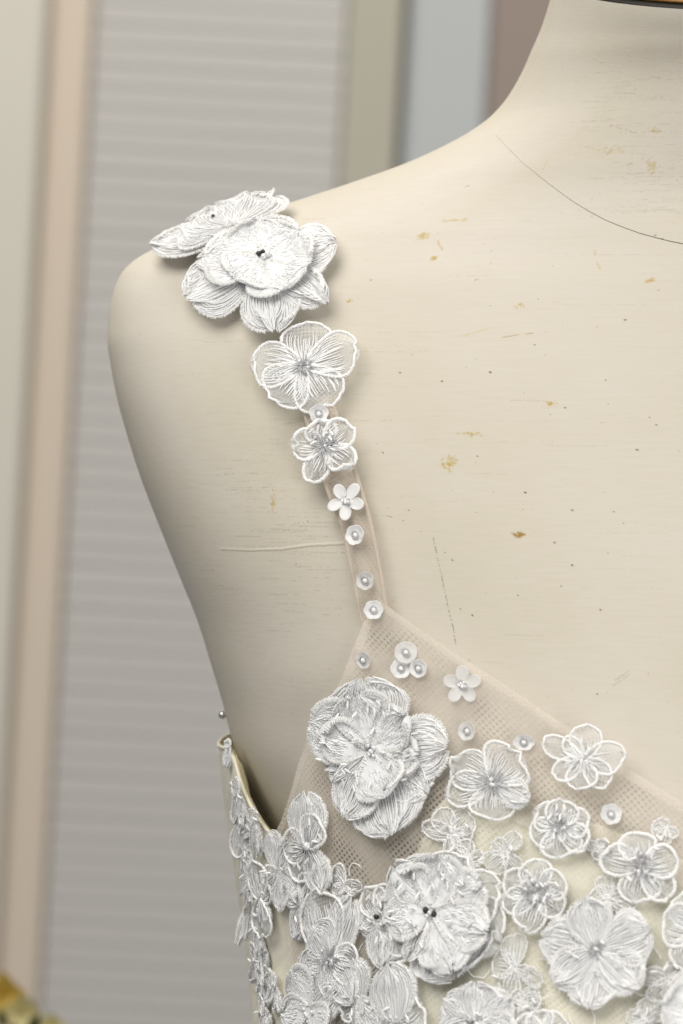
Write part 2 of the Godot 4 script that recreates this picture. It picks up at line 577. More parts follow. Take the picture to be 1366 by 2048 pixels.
# ------------------------------------------------------------------ the dress form
func cloth_texture() -> Array:
	# canvas skin of the form: weave streaks, stains, specks and pencil marks; u = angle over PI, v = row
	var W := 2048
	var H := 2048
	var base := lin(0.64, 0.595, 0.508)
	var im := Image.create(W, H, false, Image.FORMAT_RGB8)
	var tone := noise_image(512, 512, 0.008, 3, 5)
	tone.resize(W, H, Image.INTERPOLATE_BILINEAR)
	var streak := noise_image(256, 2048, 0.16, 7, 4)
	streak.resize(W, H, Image.INTERPOLATE_BILINEAR)
	var td := tone.get_data()
	var sd := streak.get_data()
	var d := PackedByteArray()
	d.resize(W * H * 3)
	var br := base.r * 255.0
	var bg := base.g * 255.0
	var bb := base.b * 255.0
	var lut := []
	for k in 256:
		lut.append(1.0 + (k / 255.0 - 0.5) * 0.045)
	var lut2 := []
	for k in 256:
		lut2.append(1.0 + (k / 255.0 - 0.5) * 0.02)
	var at := 0
	for i in W * H:
		var f: float = lut[td[i]] * lut2[sd[i]]
		d[at] = mini(255, int(br * f))
		d[at + 1] = mini(255, int(bg * f))
		d[at + 2] = mini(255, int(bb * f * f))
		at += 3
	im = Image.create_from_data(W, H, false, Image.FORMAT_RGB8, d)
	var hm := streak.duplicate() as Image
	hm.convert(Image.FORMAT_L8)

	var tex := func(px: float, py: float) -> Vector2:
		var aq := angle_at(body, surface_at(body, px, py))
		return Vector2(aq.x / PI * W, (aq.y + 160.0) / 2860.0 * H)
	var dot := func(p: Vector2, r: float, c: Color, k: float) -> void:
		var ri := int(ceil(r))
		for y in range(-ri, ri + 1):
			for x in range(-ri, ri + 1):
				var f := clampf(1.0 - Vector2(x, y).length() / (r + 0.4), 0.0, 1.0)
				var X := int(p.x) + x
				var Y := int(p.y) + y
				if f > 0.0 and X >= 0 and Y >= 0 and X < W and Y < H:
					im.set_pixel(X, Y, im.get_pixel(X, Y).lerp(c, minf(1.0, f * k * 1.6)))
	var line := func(a: Vector2, b: Vector2, r: float, c: Color, k: float, gap := 0.0) -> void:
		var n := int(a.distance_to(b) * 1.5) + 1
		var on := true
		for i in n:
			if gap > 0.0 and rng.randf() < gap:
				on = not on
			if on:
				dot.call(a.lerp(b, float(i) / n) + Vector2(rng.randf_range(-0.4, 0.4), rng.randf_range(-0.4, 0.4)), r, c, k)
	var rust := lin(0.32, 0.19, 0.05)
	var yell := lin(0.50, 0.36, 0.12)
	var dark := lin(0.09, 0.075, 0.055)
	# stains
	for st in [[845, 472, 12, 6, yell, 40], [868, 516, 7, 5, yell, 22], [900, 924, 14, 14, yell, 60], [1036, 1070, 10, 5, rust, 46], [1103, 807, 7, 3, yell, 16], [945, 868, 18, 4, yell, 22], [545, 1003, 4, 16, yell, 36], [1305, 333, 9, 12, yell, 40], [1225, 300, 24, 8, yell, 26], [1308, 262, 14, 5, yell, 26], [910, 440, 30, 3, yell, 18], [698, 603, 10, 4, yell, 12], [1300, 560, 8, 4, yell, 10], [1200, 108, 10, 3, yell, 10], [640, 870, 4, 12, yell, 14], [1040, 612, 12, 5, yell, 10]]:
		for i in st[5]:
			var p: Vector2 = tex.call(st[0] + rng.randfn() * st[2] * 0.55, st[1] + rng.randfn() * st[3] * 0.55)
			dot.call(p, rng.randf_range(0.7, 2.2), st[4], rng.randf_range(0.12, 0.5))
	# scratches and creases
	for ln in [[1005, 674, 1095, 663, 0.7, rust, 0.5], [872, 472, 886, 500, 0.7, yell, 0.6], [775, 1032, 810, 1042, 0.6, dark, 0.4], [925, 672, 985, 655, 0.9, yell, 0.25], [960, 610, 985, 612, 0.6, dark, 0.25], [1220, 1368, 1258, 1342, 0.7, dark, 0.16], [1225, 1372, 1264, 1345, 0.7, dark, 0.14], [1190, 500, 1200, 540, 0.7, yell, 0.4], [1085, 340, 1095, 322, 0.7, yell, 0.5], [1265, 300, 1262, 345, 0.7, yell, 0.4], [850, 880, 900, 876, 0.6, yell, 0.4], [1020, 800, 1090, 802, 0.6, dark, 0.12], [945, 480, 1010, 476, 0.6, yell, 0.2], [1205, 40, 1340, 62, 0.6, dark, 0.12], [1170, 80, 1250, 145, 0.6, dark, 0.10], [1280, 90, 1366, 112, 0.6, dark, 0.10], [1220, 250, 1275, 266, 0.6, dark, 0.18], [1160, 290, 1230, 310, 0.7, yell, 0.35], [1300, 150, 1366, 162, 0.6, dark, 0.12]]:
		line.call(tex.call(ln[0], ln[1]), tex.call(ln[2], ln[3]), ln[4] * 0.8, ln[5], ln[6] * 0.55, 0.15)
	# pencil dashes
	var pv: Vector2 = tex.call(866, 1075)
	for pt in [[876, 1120], [886, 1165], [896, 1215], [905, 1250], [912, 1290]]:
		var e: Vector2 = tex.call(pt[0], pt[1])
		line.call(pv, e, 0.4, dark, 0.26, 0.4)
		pv = e
	# specks
	for sp in [[883, 762], [1130, 815], [955, 912], [817, 1020], [1228, 1024], [615, 1043], [1122, 1172], [592, 1128], [920, 1218], [945, 1230], [1195, 1388], [1200, 1220], [280, 668], [935, 372], [1310, 72], [1145, 1020], [800, 745], [1050, 985], [660, 1338], [615, 1345], [700, 1115], [1313, 850], [1108, 1085], [890, 1105], [905, 1120], [1250, 640], [1310, 470], [1325, 478], [1126, 117], [1255, 330], [765, 905], [1070, 690], [950, 560], [1035, 1190], [1145, 1130], [1275, 900], [1210, 760], [980, 745], [742, 560]]:
		dot.call(tex.call(sp[0], sp[1]), rng.randf_range(0.6, 1.2), dark, rng.randf_range(0.5, 1.0))
	for i in 130:
		dot.call(tex.call(rng.randf_range(420, 1366), rng.randf_range(300, 1500)), rng.randf_range(0.4, 0.8), dark, rng.randf_range(0.1, 0.35))
	# worn weft threads
	for i in 300:
		var p := Vector2.ZERO
		if i < 200:
			p = Vector2(rng.randfn() * 90 + 520, rng.randfn() * 190 + 1060)
		else:
			p = Vector2(rng.randf_range(420, 1366), rng.randf_range(430, 1350))
		var a: Vector2 = tex.call(clampf(p.x, 330, 1366), clampf(p.y, 300, 1500))
		line.call(a, a + Vector2(rng.randf_range(8, 90), rng.randf_range(-1.0, 1.0)), 0.45, dark, rng.randf_range(0.02, 0.07) * (1.0 if i < 200 else 0.5), 0.12)
	for i in 110:
		var a: Vector2 = tex.call(rng.randf_range(1120, 1366), rng.randf_range(40, 440))
		line.call(a, a + Vector2(rng.randf_range(15, 120), rng.randf_range(-2.0, 4.0)), 0.5, dark, rng.randf_range(0.02, 0.06), 0.1)
	# the long horizontal crease: its lit ridge and shadow line painted into the colour
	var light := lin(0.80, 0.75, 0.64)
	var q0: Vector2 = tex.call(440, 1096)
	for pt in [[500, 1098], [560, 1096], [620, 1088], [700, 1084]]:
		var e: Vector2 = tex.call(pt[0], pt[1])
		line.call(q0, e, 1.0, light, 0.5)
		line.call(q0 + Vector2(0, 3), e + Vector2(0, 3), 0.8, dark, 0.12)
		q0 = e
	return [im, hm]


func build_form() -> void:
	var base := Vector3((AXIS - 683.0) * U, (1024.0 - Q1) * U, 0)
	var form := thing("dress_form", "cream canvas tailor's dress form with stained chest and wooden neck cap", "dress form", base)
	var here := Transform3D(Basis(), -base)
	var skin := std("canvas", Color.WHITE, 0.85)
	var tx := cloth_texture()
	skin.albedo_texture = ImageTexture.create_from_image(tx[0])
	skin.heightmap_enabled = true
	skin.heightmap_texture = ImageTexture.create_from_image(tx[1])
	skin.heightmap_scale = 0.0025
	skin.metallic_specular = 0.3
	var qs := []
	var q := -50.0
	while q < Q1 - 2:
		qs.append(q)
		q += 5.0 if q < 700 else 10.0
	var na := 321
	var p := PackedVector3Array()
	var uv := PackedVector2Array()
	for r in qs:
		for j in na:
			var a := TAU * j / (na - 1.0)
			p.append(point(body, a, r))
			uv.append(Vector2(a / PI if a <= PI else 2.0 - a / PI, (r + 160.0) / 2860.0))
	var b := Buf.new()
	b.grid(p, qs.size(), na, uv)
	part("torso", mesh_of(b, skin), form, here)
	# bottom and neck closing discs
	var rim := []
	for j in 97:
		rim.append(point(body, TAU * j / 96.0, -50.0))
	var mid := Vector3.ZERO
	for j in 96:
		mid += rim[j] / 96.0
	var up := Vector3(0, 1, -0.34).normalized()
	var ring := func(scale: float, lift: float) -> PackedVector3Array:
		var o := PackedVector3Array()
		for j in 97:
			o.append(mid + (rim[j] - mid) * scale + up * lift)
		return o
	var stack := func(rows: Array) -> Buf:
		var o := Buf.new()
		var pts := PackedVector3Array()
		var uvs := PackedVector2Array()
		for i in rows.size():
			pts.append_array(ring.call(rows[i][0], rows[i][1]))
			for j in 97:
				uvs.append(Vector2(j / 48.0, i * 0.25))
		o.grid(pts, rows.size(), 97, uvs, true)
		return o
	part("cap_gasket", mesh_of(stack.call([[0.9, -0.004], [0.985, -0.001], [0.985, 0.0006], [0.97, 0.0016], [0.9, 0.0016]]), M.cap_rim), form, here)
	part("neck_cap", mesh_of(stack.call([[0.9, 0.0012], [0.98, 0.0016], [0.995, 0.0026], [0.997, 0.008], [1.0, 0.014], [0.94, 0.017], [0.5, 0.020], [0.01, 0.021]]), M.cap_wood), form, here)
	# seam where neck and chest panels meet
	var pts := PackedVector3Array()
	var keys := [[940, 214], [975, 252], [1010, 290], [1045, 326], [1095, 366], [1150, 406], [1210, 440], [1280, 467], [1366, 488], [1440, 497]]
	for i in keys.size() - 1:
		for k in 6:
			var x := lerpf(keys[i][0], keys[i + 1][0], k / 6.0)
			var pk: Array = keys[maxi(i - 1, 0)]
			var nk: Array = keys[mini(i + 2, keys.size() - 1)]
			var y := cubic_interpolate(keys[i][1], keys[i + 1][1], pk[1], nk[1], k / 6.0)
			if x < 984:
				continue
			pts.append(surface_at(body, x, y, -0.00010))
	var other := PackedVector3Array()
	for m in pts:
		other.append(Vector3((AXIS - 683.0) * U * 2 - m.x, m.y, m.z))
	var sb := Buf.new()
	sb.tube(pts, 0.0001, 0.0002, 5)
	sb.tube(other, 0.0001, 0.0002, 5)
	part("neck_seam", mesh_of(sb, M.seam), form, here)


func build_pin() -> void:
	var p := Vector3((446 - 683.0) * U, (1428.0 - 1024.0) * -U, 0.004)
	var o := thing("dressmaking_pin", "silver ball headed pin stuck in the side of the dress form", "pin", p)
	var s := SphereMesh.new()
	s.radius = 0.0012
	s.height = 0.0024
	s.radial_segments = 20
	s.rings = 10
	part("pin_head", s, o, Transform3D(), M.chrome)
	var b := Buf.new()
	b.tube(PackedVector3Array([Vector3.ZERO, Vector3(0.006, 0, -0.001), Vector3(0.014, 0, -0.002)]), 0.0003, 0.0002, 6)
	part("pin_shaft", mesh_of(b, M.chrome), o)


# ------------------------------------------------------------------ the dress
var dress: Node3D
var dress_at: Transform3D
var dress_base: Vector3


func edge_rows(keys: Array, l: Dictionary) -> Array:
	var out := []
	for k in keys:
		out.append(angle_at(l, surface_at(l, k[0], k[1])))
	return out


func row_of(rows: Array, a: float) -> float:
	if a <= rows[0].x:
		return rows[0].y
	for i in rows.size() - 1:
		if a <= rows[i + 1].x:
			return lerpf(rows[i].y, rows[i + 1].y, (a - rows[i].x) / maxf(1e-6, rows[i + 1].x - rows[i].x))
	return rows[rows.size() - 1].y


func shell(tops: Array, a0: float, a1: float, nj: int, ni: int, bottom: float, off: float, net: float, ripple := 0.0, bottoms := []) -> Buf:
	# a sheet over the gown's shell between angles a0 and a1, from its top edge down to a row
	var p := PackedVector3Array()
	var uv := PackedVector2Array()
	var arc := []
	var run := 0.0
	var last := point(gown, a0, 1700)
	for j in nj:
		var c := point(gown, lerpf(a0, a1, j / (nj - 1.0)), 1700)
		run += last.distance_to(c)
		last = c
		arc.append(run)
	for i in ni:
		for j in nj:
			var a := lerpf(a0, a1, j / (nj - 1.0))
			var top := row_of(tops, a)
			var q: float = lerpf(top, bottom if bottoms.is_empty() else row_of(bottoms, a), i / (ni - 1.0))
			var rp := ripple * (sin(arc[j] * 420.0 + q * 0.004 + sin(q * 0.011) * 1.4) * 0.6 + sin(arc[j] * 190.0 - q * 0.006) * 0.7) * clampf((q - top) / 160.0, 0.0, 1.0)
			p.append(point(gown, a, q, off + rp))
			uv.append(Vector2(arc[j], q * U).rotated(0.62) * net)
	var b := Buf.new()
	b.grid(p, ni, nj, uv)
	return b


func along(tops: Array, a0: float, a1: float, n: int, off: float) -> PackedVector3Array:
	var o := PackedVector3Array()
	for i in n:
		var a := lerpf(a0, a1, i / (n - 1.0))
		o.append(point(gown, a, row_of(tops, a), off))
	return o


func surface_push(p: Vector3) -> Vector3:
	var aq := angle_at(gown, p)
	return point(gown, aq.x, aq.y, 0.0002)


func build_dress() -> void:
	dress_base = Vector3((AXIS - 683.0) * U, (1024.0 - 2600.0) * U, 0)
	dress = thing("white_dress", "white sleeveless dress with raised flowers sewn on sheer tulle, worn by the dress form", "dress", dress_base)
	dress_at = Transform3D(Basis(), -dress_base)

	# top edge of the tulle: armhole, strap point, neckline; the right half is the mirror image
	var hole := edge_rows([[556, 1672], [572, 1640], [590, 1585], [604, 1530], [622, 1480], [655, 1420], [690, 1360], [712, 1300], [736, 1240]], gown)
	var neck := edge_rows([[770, 1203], [800, 1226], [860, 1268], [930, 1316], [1010, 1366], [1110, 1434], [1190, 1490], [1260, 1538], [1366, 1603], [1440, 1640], [1478, 1652]], gown)
	var left := []
	left.append_array(hole)
	left.append_array(neck)
	var tops := left.duplicate()
	for i in range(left.size() - 1, -1, -1):
		tops.append(Vector2(PI - left[i].x, left[i].y))
	var a_v: float = hole[0].x
	# side and back edge of the lining, from the low point of the armhole round the side to the back
	var side := [Vector2(-1.5, 1500), Vector2(-0.9, 1470), Vector2(-0.35, 1474), Vector2(0.0, 1486)]
	side.append_array(edge_rows([[463, 1500], [472, 1540], [486, 1580], [505, 1620], [528, 1655], [545, 1672]], gown))
	side[4].x = maxf(side[4].x, 0.02)
	side.append(Vector2(a_v + 0.03, hole[0].y + 2))
	side.append_array(edge_rows([[590, 1690], [625, 1790], [650, 1880], [668, 1980]], gown))
	var side_end: float = side[side.size() - 1].x
	part("side_panel", mesh_of(shell(side, -1.5, side_end, 150, 60, 2600, 0.0, 9.0, 0.00035), M.lining), dress, dress_at)
	part("side_facing", mesh_of(shell(side, -1.5, a_v, 110, 40, 2000, -0.0014, 9.0), M.facing), dress, dress_at)
	# cups
	var cup := edge_rows([[800, 1990], [812, 1850], [830, 1720], [862, 1632], [905, 1578], [960, 1560], [1030, 1590], [1100, 1622], [1200, 1650], [1300, 1690], [1400, 1735], [1478, 1760]], gown)
	var cup_all := cup.duplicate()
	for i in range(cup.size() - 1, -1, -1):
		cup_all.append(Vector2(PI - cup[i].x, cup[i].y))
	part("cup_lining", mesh_of(shell(cup_all, cup[0].x, PI - cup[0].x, 200, 60, 2600, -0.0004, 9.0, 0.0002), M.lining), dress, dress_at)
	# tulle over everything
	var foot := [Vector2(cup[0].x - 0.02, 2600.0)]
	for c in cup_all:
		foot.append(c + Vector2(0, 46))
	foot.append(Vector2(PI - cup[0].x + 0.02, 2600.0))
	part("tulle_yoke", mesh_of(shell(tops, a_v, PI - a_v, 300, 80, 2600, 0.0013, 1.0 / 0.155, 0.00012, foot), M.tulle), dress, dress_at)
	part("lace_overlay", mesh_of(shell(cup_all, cup[0].x, PI - cup[0].x, 200, 60, 2600, 0.0008, 1.0 / 0.155, 0.0003), M.ivory_net), dress, dress_at)
	# narrow turned hems
	# the facing turned in along the armhole
	var fw := PackedVector3Array()
	var fuv := PackedVector2Array()
	for i in 70:
		var a := lerpf(-0.4, a_v - 0.004, i / 69.0)
		var t := sin(PI * clampf(i / 69.0, 0.0, 1.0))
		for k in [[0.0, 0.0], [10.0, -0.0012], [26.0, -0.0026], [60.0, -0.0036]]:
			fw.append(point(gown, a, row_of(side, a) + k[0] * (0.3 + t), k[1] * (0.35 + t)))
			fuv.append(Vector2(a, k[0] * U) * 9.0)
	var fb := Buf.new()
	fb.grid(fw, 70, 4, fuv)
	part("armhole_facing", mesh_of(fb, M.facing), dress, dress_at)
	var hem := Buf.new()
	hem.tube(along(side, -1.5, a_v, 80, -0.0002), 0.0006, 0.0006, 8)
	var sew := Buf.new()
	var run := along(side, -0.3, a_v, 90, 0.0)
	for i in range(0, 89):
		var m := run[i].lerp(run[i + 1], 0.7)
		var down := Vector3(0, -0.0021, 0)
		sew.tube(PackedVector3Array([surface_push(run[i] + down), surface_push(m + down)]), 0.00016, 0.00016, 4)
	part("edge_stitching", mesh_of(sew, M.cord), dress, dress_at)
	part("armhole_piping", mesh_of(hem, M.piping), dress, dress_at)
	for r in [hole, neck]:
		var f := Buf.new()
		var w := PackedVector3Array()
		var uv := PackedVector2Array()
		for i in 60:
			var a := lerpf(r[0].x, r[r.size() - 1].x, i / 59.0)
			for k in 4:
				var q: float = row_of(r, a) + k * (3.0 if r == hole else 7.0)
				w.append(point(gown, a + (k * 0.004 if r == hole else 0.0), q, 0.0015))
				uv.append(Vector2(a * 0.2, q * U) / 0.155)
		f.grid(w, 60, 4, uv, true)
		part("tulle_hem", mesh_of(f, M.tulle), dress, dress_at)

	# strap
	var ls := [[600, 800], [622, 870], [640, 940], [662, 1000], [684, 1050], [700, 1120], [712, 1180], [728, 1262]]
	var rs := [[660, 790], [684, 860], [706, 925], [722, 980], [738, 1030], [751, 1090], [762, 1150], [774, 1222]]
	var sp := PackedVector3Array()
	var suv := PackedVector2Array()
	var el := PackedVector3Array()
	var er := PackedVector3Array()
	for i in 29:
		var t := i / 4.0
		var k := mini(int(t), 6)
		var f := t - k
		for j in 7:
			var s := j / 6.0
			var lx := lerpf(ls[k][0], ls[k + 1][0], f)
			var ly := lerpf(ls[k][1], ls[k + 1][1], f)
			var rx := lerpf(rs[k][0], rs[k + 1][0], f)
			var ry := lerpf(rs[k][1], rs[k + 1][1], f)
			var c := surface_at(body, lerpf(lx, rx, s), lerpf(ly, ry, s), 0.0032 + 0.0012 * s + 0.0005 * sin(s * 9.0 + t))
			sp.append(c)
			suv.append(Vector2(s * 0.0085, t * 0.0105).rotated(0.3) / 0.155)
			if j == 0:
				el.append(c)
			if j == 6:
				er.append(c)
	var sb := Buf.new()
	sb.grid(sp, 29, 7, suv)
	sb.tube(el, 0.0006, 0.0006, 6)
	sb.tube(er, 0.0007, 0.0007, 6)
	part("strap", mesh_of(sb, M.strap_tulle), dress, dress_at)
	var mirrored := PackedVector3Array()
	for c in sp:
		mirrored.append(Vector3((AXIS - 683.0) * U * 2.0 - c.x, c.y, c.z))
	var sb2 := Buf.new()
	sb2.grid(mirrored, 29, 7, suv, true)
	part("strap", mesh_of(sb2, M.strap_tulle), dress, dress_at)

	var bs := SphereMesh.new()
	bs.radius = 0.001
	bs.height = 0.002
	bs.radial_segments = 12
	bs.rings = 6
	bead_mesh = bs
	var bg := Buf.new()
	bg.tube(PackedVector3Array([Vector3(-0.0010, 0, 0), Vector3(0, 0, 0), Vector3(0.0010, 0, 0)]), 0.00044, 0.00036, 7)
	bugle_mesh = mesh_of(bg, M.bugle)
	sew_flowers()


# a frame on the surface: local x, y in the flower's plane, z outwards; h() is the height of the surface over that plane
func frame_at(px: float, py: float, l: Dictionary, off: float, face: float) -> Dictionary:
	var p := surface_at(l, px, py, off)
	var n0 := normal_at(l, p)
	var n := n0.lerp((Vector3(0, 0, EYE) - p).normalized(), face).normalized()
	var ty := (Vector3(0, 1, 0) - n * n.y).normalized()
	var tx := ty.cross(n)
	var b := Basis(tx, ty, n)
	var o := {"p": p, "b": b, "k": [0.0, 0.0, 0.0, 0.0, 0.0]}
	var r := 0.011
	var hs := []
	for d in [Vector2(r, 0), Vector2(-r, 0), Vector2(0, r), Vector2(0, -r), Vector2(r, r), Vector2(-r, -r)]:
		var q: Vector3 = p + tx * d.x + ty * d.y
		var lo := -0.03
		var hi := 0.02
		for i in 12:
			var m := (lo + hi) / 2
			if inside(l, q + n * m, off) < 0.0:
				lo = m
			else:
				hi = m
		hs.append((lo + hi) / 2)
	var bx: float = (hs[0] - hs[1]) / (2 * r)
	var by: float = (hs[2] - hs[3]) / (2 * r)
	var kx: float = (hs[0] + hs[1]) / (r * r)
	var ky: float = (hs[2] + hs[3]) / (r * r)
	var kxy: float = ((hs[4] + hs[5]) / (r * r) - kx - ky) / 2
	o.k = [bx, by, clampf(kx, -40, 20), clampf(ky, -40, 20), clampf(kxy, -20, 20)]
	return o


func in_plane(fr: Dictionary, px: float, py: float) -> Vector2:
	# measured spot -> flower's own plane
	var d := Vector3((px - 683.0) / FOCAL, (1024.0 - py) / FOCAL, -1.0)
	var n: Vector3 = fr.b.z
	var eye := Vector3(0, 0, EYE)
	var t := n.dot(fr.p - eye) / n.dot(d)
	var v: Vector3 = eye + d * t - fr.p
	return Vector2(v.dot(fr.b.x), v.dot(fr.b.y))


func sag(fr: Dictionary, x: float, y: float) -> float:
	var k: Array = fr.k
	return maxf(-0.012, k[0] * x + k[1] * y + 0.5 * (k[2] * x * x + k[3] * y * y) + k[4] * x * y)


# one petal; o holds its place: root, dir, length, width, lift, cup, ruffle, drape, phase, pw (where it is widest), seed
func petal_point(fr: Dictionary, o: Dictionary, u: float, v: float) -> Vector3:
	var w := o.width * 0.5 * pow(maxf(0.0, sin(PI * clampf(pow(u, o.pw), 0.0, 1.0))), 0.46) as float
	w = maxf(w, o.width * 0.07 * (1.0 - u))
	var tip: float = 1.0 + o.ruffle * 0.05 * (sin(v * 7.0 + o.phase) + 0.6 * sin(v * 15.0 + o.phase * 2.3))
	var along_: float = o.length * u * lerpf(1.0, tip, u)
	var c: Vector2 = o.root + o.dir * along_ + Vector2(-o.dir.y, o.dir.x) * (w * v + o.bend * o.length * u * u)
	var h: float = o.lift + sag(fr, c.x, c.y) * o.drape
	h += o.cup * o.length * u * u
	h += o.ruffle * 0.0005 * u * u * (sin(v * 4.2 + o.phase) + 0.5 * sin(v * 9.0 + o.phase * 1.7) * absf(v))
	h += o.gutter * o.width * v * v * u
	h += o.curl * o.length * pow(maxf(0.0, u - 0.62), 2.0) * 4.0
	return Vector3(c.x, c.y, h)


func make_petal(fr: Dictionary, o: Dictionary, style: String) -> ArrayMesh:
	var sheet := Buf.new()
	var thr := Buf.new()
	var cord := Buf.new()
	var px_len: float = o.length / U
	var nu := 12
	var nv := 13
	var p := PackedVector3Array()
	var uv := PackedVector2Array()
	for i in nu:
		var u := i / (nu - 1.0)
		u = 1.0 - pow(1.0 - u, 1.5)
		for j in nv:
			var v := j / (nv - 1.0) * 2 - 1
			var c := petal_point(fr, o, lerpf(0.01, 0.998, u), v)
			p.append(c)
			uv.append((Vector2(c.x, c.y).rotated(o.phase) + Vector2(o.phase, o.phase)) / 0.14)
	sheet.grid(p, nu, nv, uv, true)
	var m := ArrayMesh.new()
	var tw: float = o.get("tw", 1.0)
	if style == "satin" or style == "sheer" or style == "outline":
		var count := int(o.width / U / (3.4 if style == "satin" else 5.0 if style == "sheer" else 13.0))
		count = clampi(count, 4, 70)
		var tiers := [[0.06, 0.62, 0.5], [0.42, 0.97, 0.9], [0.64, 1.02, 1.0], [0.78, 1.03, 0.9]] if style == "satin" else [[0.05, 0.55, 0.9], [0.30, 0.80, 0.9]] if style == "sheer" else [[0.05, 0.7, 1.0]]
		for ti in tiers.size():
			var tier: Array = tiers[ti]
			var many := maxi(4, int(count * tier[2]))
			for k in many:
				var v := (k + rng.randf_range(0.1, 0.9)) / many * 2 - 1
				var spread: float = 0.97 if ti > 0 or style != "satin" else 0.9
				if style == "sheer":
					spread = 0.86
				var u0: float = clampf(tier[0] + rng.randf_range(-0.05, 0.12), 0.02, 0.95)
				var u1: float = tier[1] + rng.randf_range(-0.16, 0.02)
				if style == "outline":
					v *= 0.55
					u1 = rng.randf_range(0.42, 0.75)
				var pts := PackedVector3Array()
				var wob := rng.randf_range(-0.05, 0.05)
				var lift := rng.randf_range(0.00004, 0.00034) + ti * 0.00008
				for i in 5:
					var t := i / 4.0
					var c := petal_point(fr, o, minf(lerpf(u0, u1, t), 0.995 if style == "satin" else 0.93), clampf(v * spread + wob * t, -0.98, 0.98))
					c.z += lift * (0.35 + 0.65 * sin(PI * clampf(t, 0.1, 0.95)))
					pts.append(c)
				var r := rng.randf_range(0.00013, 0.00025) * tw
				thr.tube(pts, r * 0.9, r * 1.1, 3)
	if style == "fluffy":
		for k in int(o.length * o.width / U / U / 48.0):
			var u := 1.0 - absf(rng.randfn()) * 0.2
			var v := rng.randf_range(-0.97, 0.97)
			if u < 0.15:
				continue
			var e := petal_point(fr, o, minf(u, 0.995), v)
			var a := petal_point(fr, o, clampf(u - rng.randf_range(0.07, 0.17), 0.05, 0.98), clampf(v + rng.randf_range(-0.05, 0.05), -0.98, 0.98))
			var mid := (a + e) / 2
			a.z += 0.00006
			mid.z += rng.randf_range(0.00015, 0.0003)
			e.z += 0.0001
			thr.tube(PackedVector3Array([a, mid, e]), 0.00014, 0.00018, 3)
		for k in 26:
			var c := petal_point(fr, o, rng.randf_range(0.12, 0.8), rng.randf_range(-0.9, 0.9))
			thr.tube(PackedVector3Array([c, c + Vector3(0.0002, 0.0001, 0.00025), c + Vector3(0.0004, 0.0, 0.0)]), 0.0002, 0.0002, 4)
	# border: a bumpy corded edge, or a fringe of short stitches
	var rim := PackedVector3Array()
	var n_rim := int(clampf(px_len * 0.9, 30, 120))
	for i in n_rim + 1:
		var t := i / float(n_rim) * 2 - 1           # -1 .. 1 round the outline
		var at := absf(t)
		var u := 1.0 - pow(at, 1.35) * 0.97
		var c := petal_point(fr, o, u * 0.995, signf(t) if at > 0.02 else t / 0.02)
		c.z += 0.00012
		rim.append(c)
	if style == "sheer" or style == "outline":
		var r: float = (0.00046 if style == "sheer" else 0.0004) * o.get("cord", 1.0)
		var bumpy := PackedVector3Array()
		for c in rim:
			bumpy.append(c + Vector3(rng.randf_range(-1, 1), rng.randf_range(-1, 1), rng.randf_range(-0.5, 1)) * 0.00012)
		cord.tube(bumpy, r, r, 5)
		if style == "sheer":
			for i in range(2, rim.size() - 2):
				if rng.randf() < 0.75:
					var c := rim[i]
					cord.tube(PackedVector3Array([c + Vector3(rng.randf_range(-1, 1), rng.randf_range(-1, 1), 0.3) * 0.0006, c + Vector3(0, 0, 0.0004), c + Vector3(rng.randf_range(-1, 1), rng.randf_range(-1, 1), 0.3) * 0.0006]), 0.0002, 0.0002, 3)
	else:
		var mid := petal_point(fr, o, 0.55, 0.0)
		for i in range(1, rim.size() - 1):
			for rep in (5 if style == "fluffy" else 3):
				var c := rim[i].lerp(rim[i + 1], rng.randf())
				var out := (c - mid)
				out.z *= 0.3
				out = out.normalized()
				var tang := (rim[i + 1] - rim[i]).normalized()
				var reach := rng.randf_range(0.0001, 0.0007)
				cord.tube(PackedVector3Array([c - out * rng.randf_range(0.0004, 0.0013) + tang * rng.randf_range(-0.0004, 0.0004), c + Vector3(0, 0, 0.00016), c + out * reach + tang * rng.randf_range(-0.0003, 0.0003) - Vector3(0, 0, 0.0002)]), 0.00017 * tw, 0.00013 * tw, 3)
	sheet.into(m, M.fluffy if style == "fluffy" else M.organza_dense if style == "satin" else M.organza)
	thr.into(m, M.thread)
	cord.into(m, M.cord)
	return m


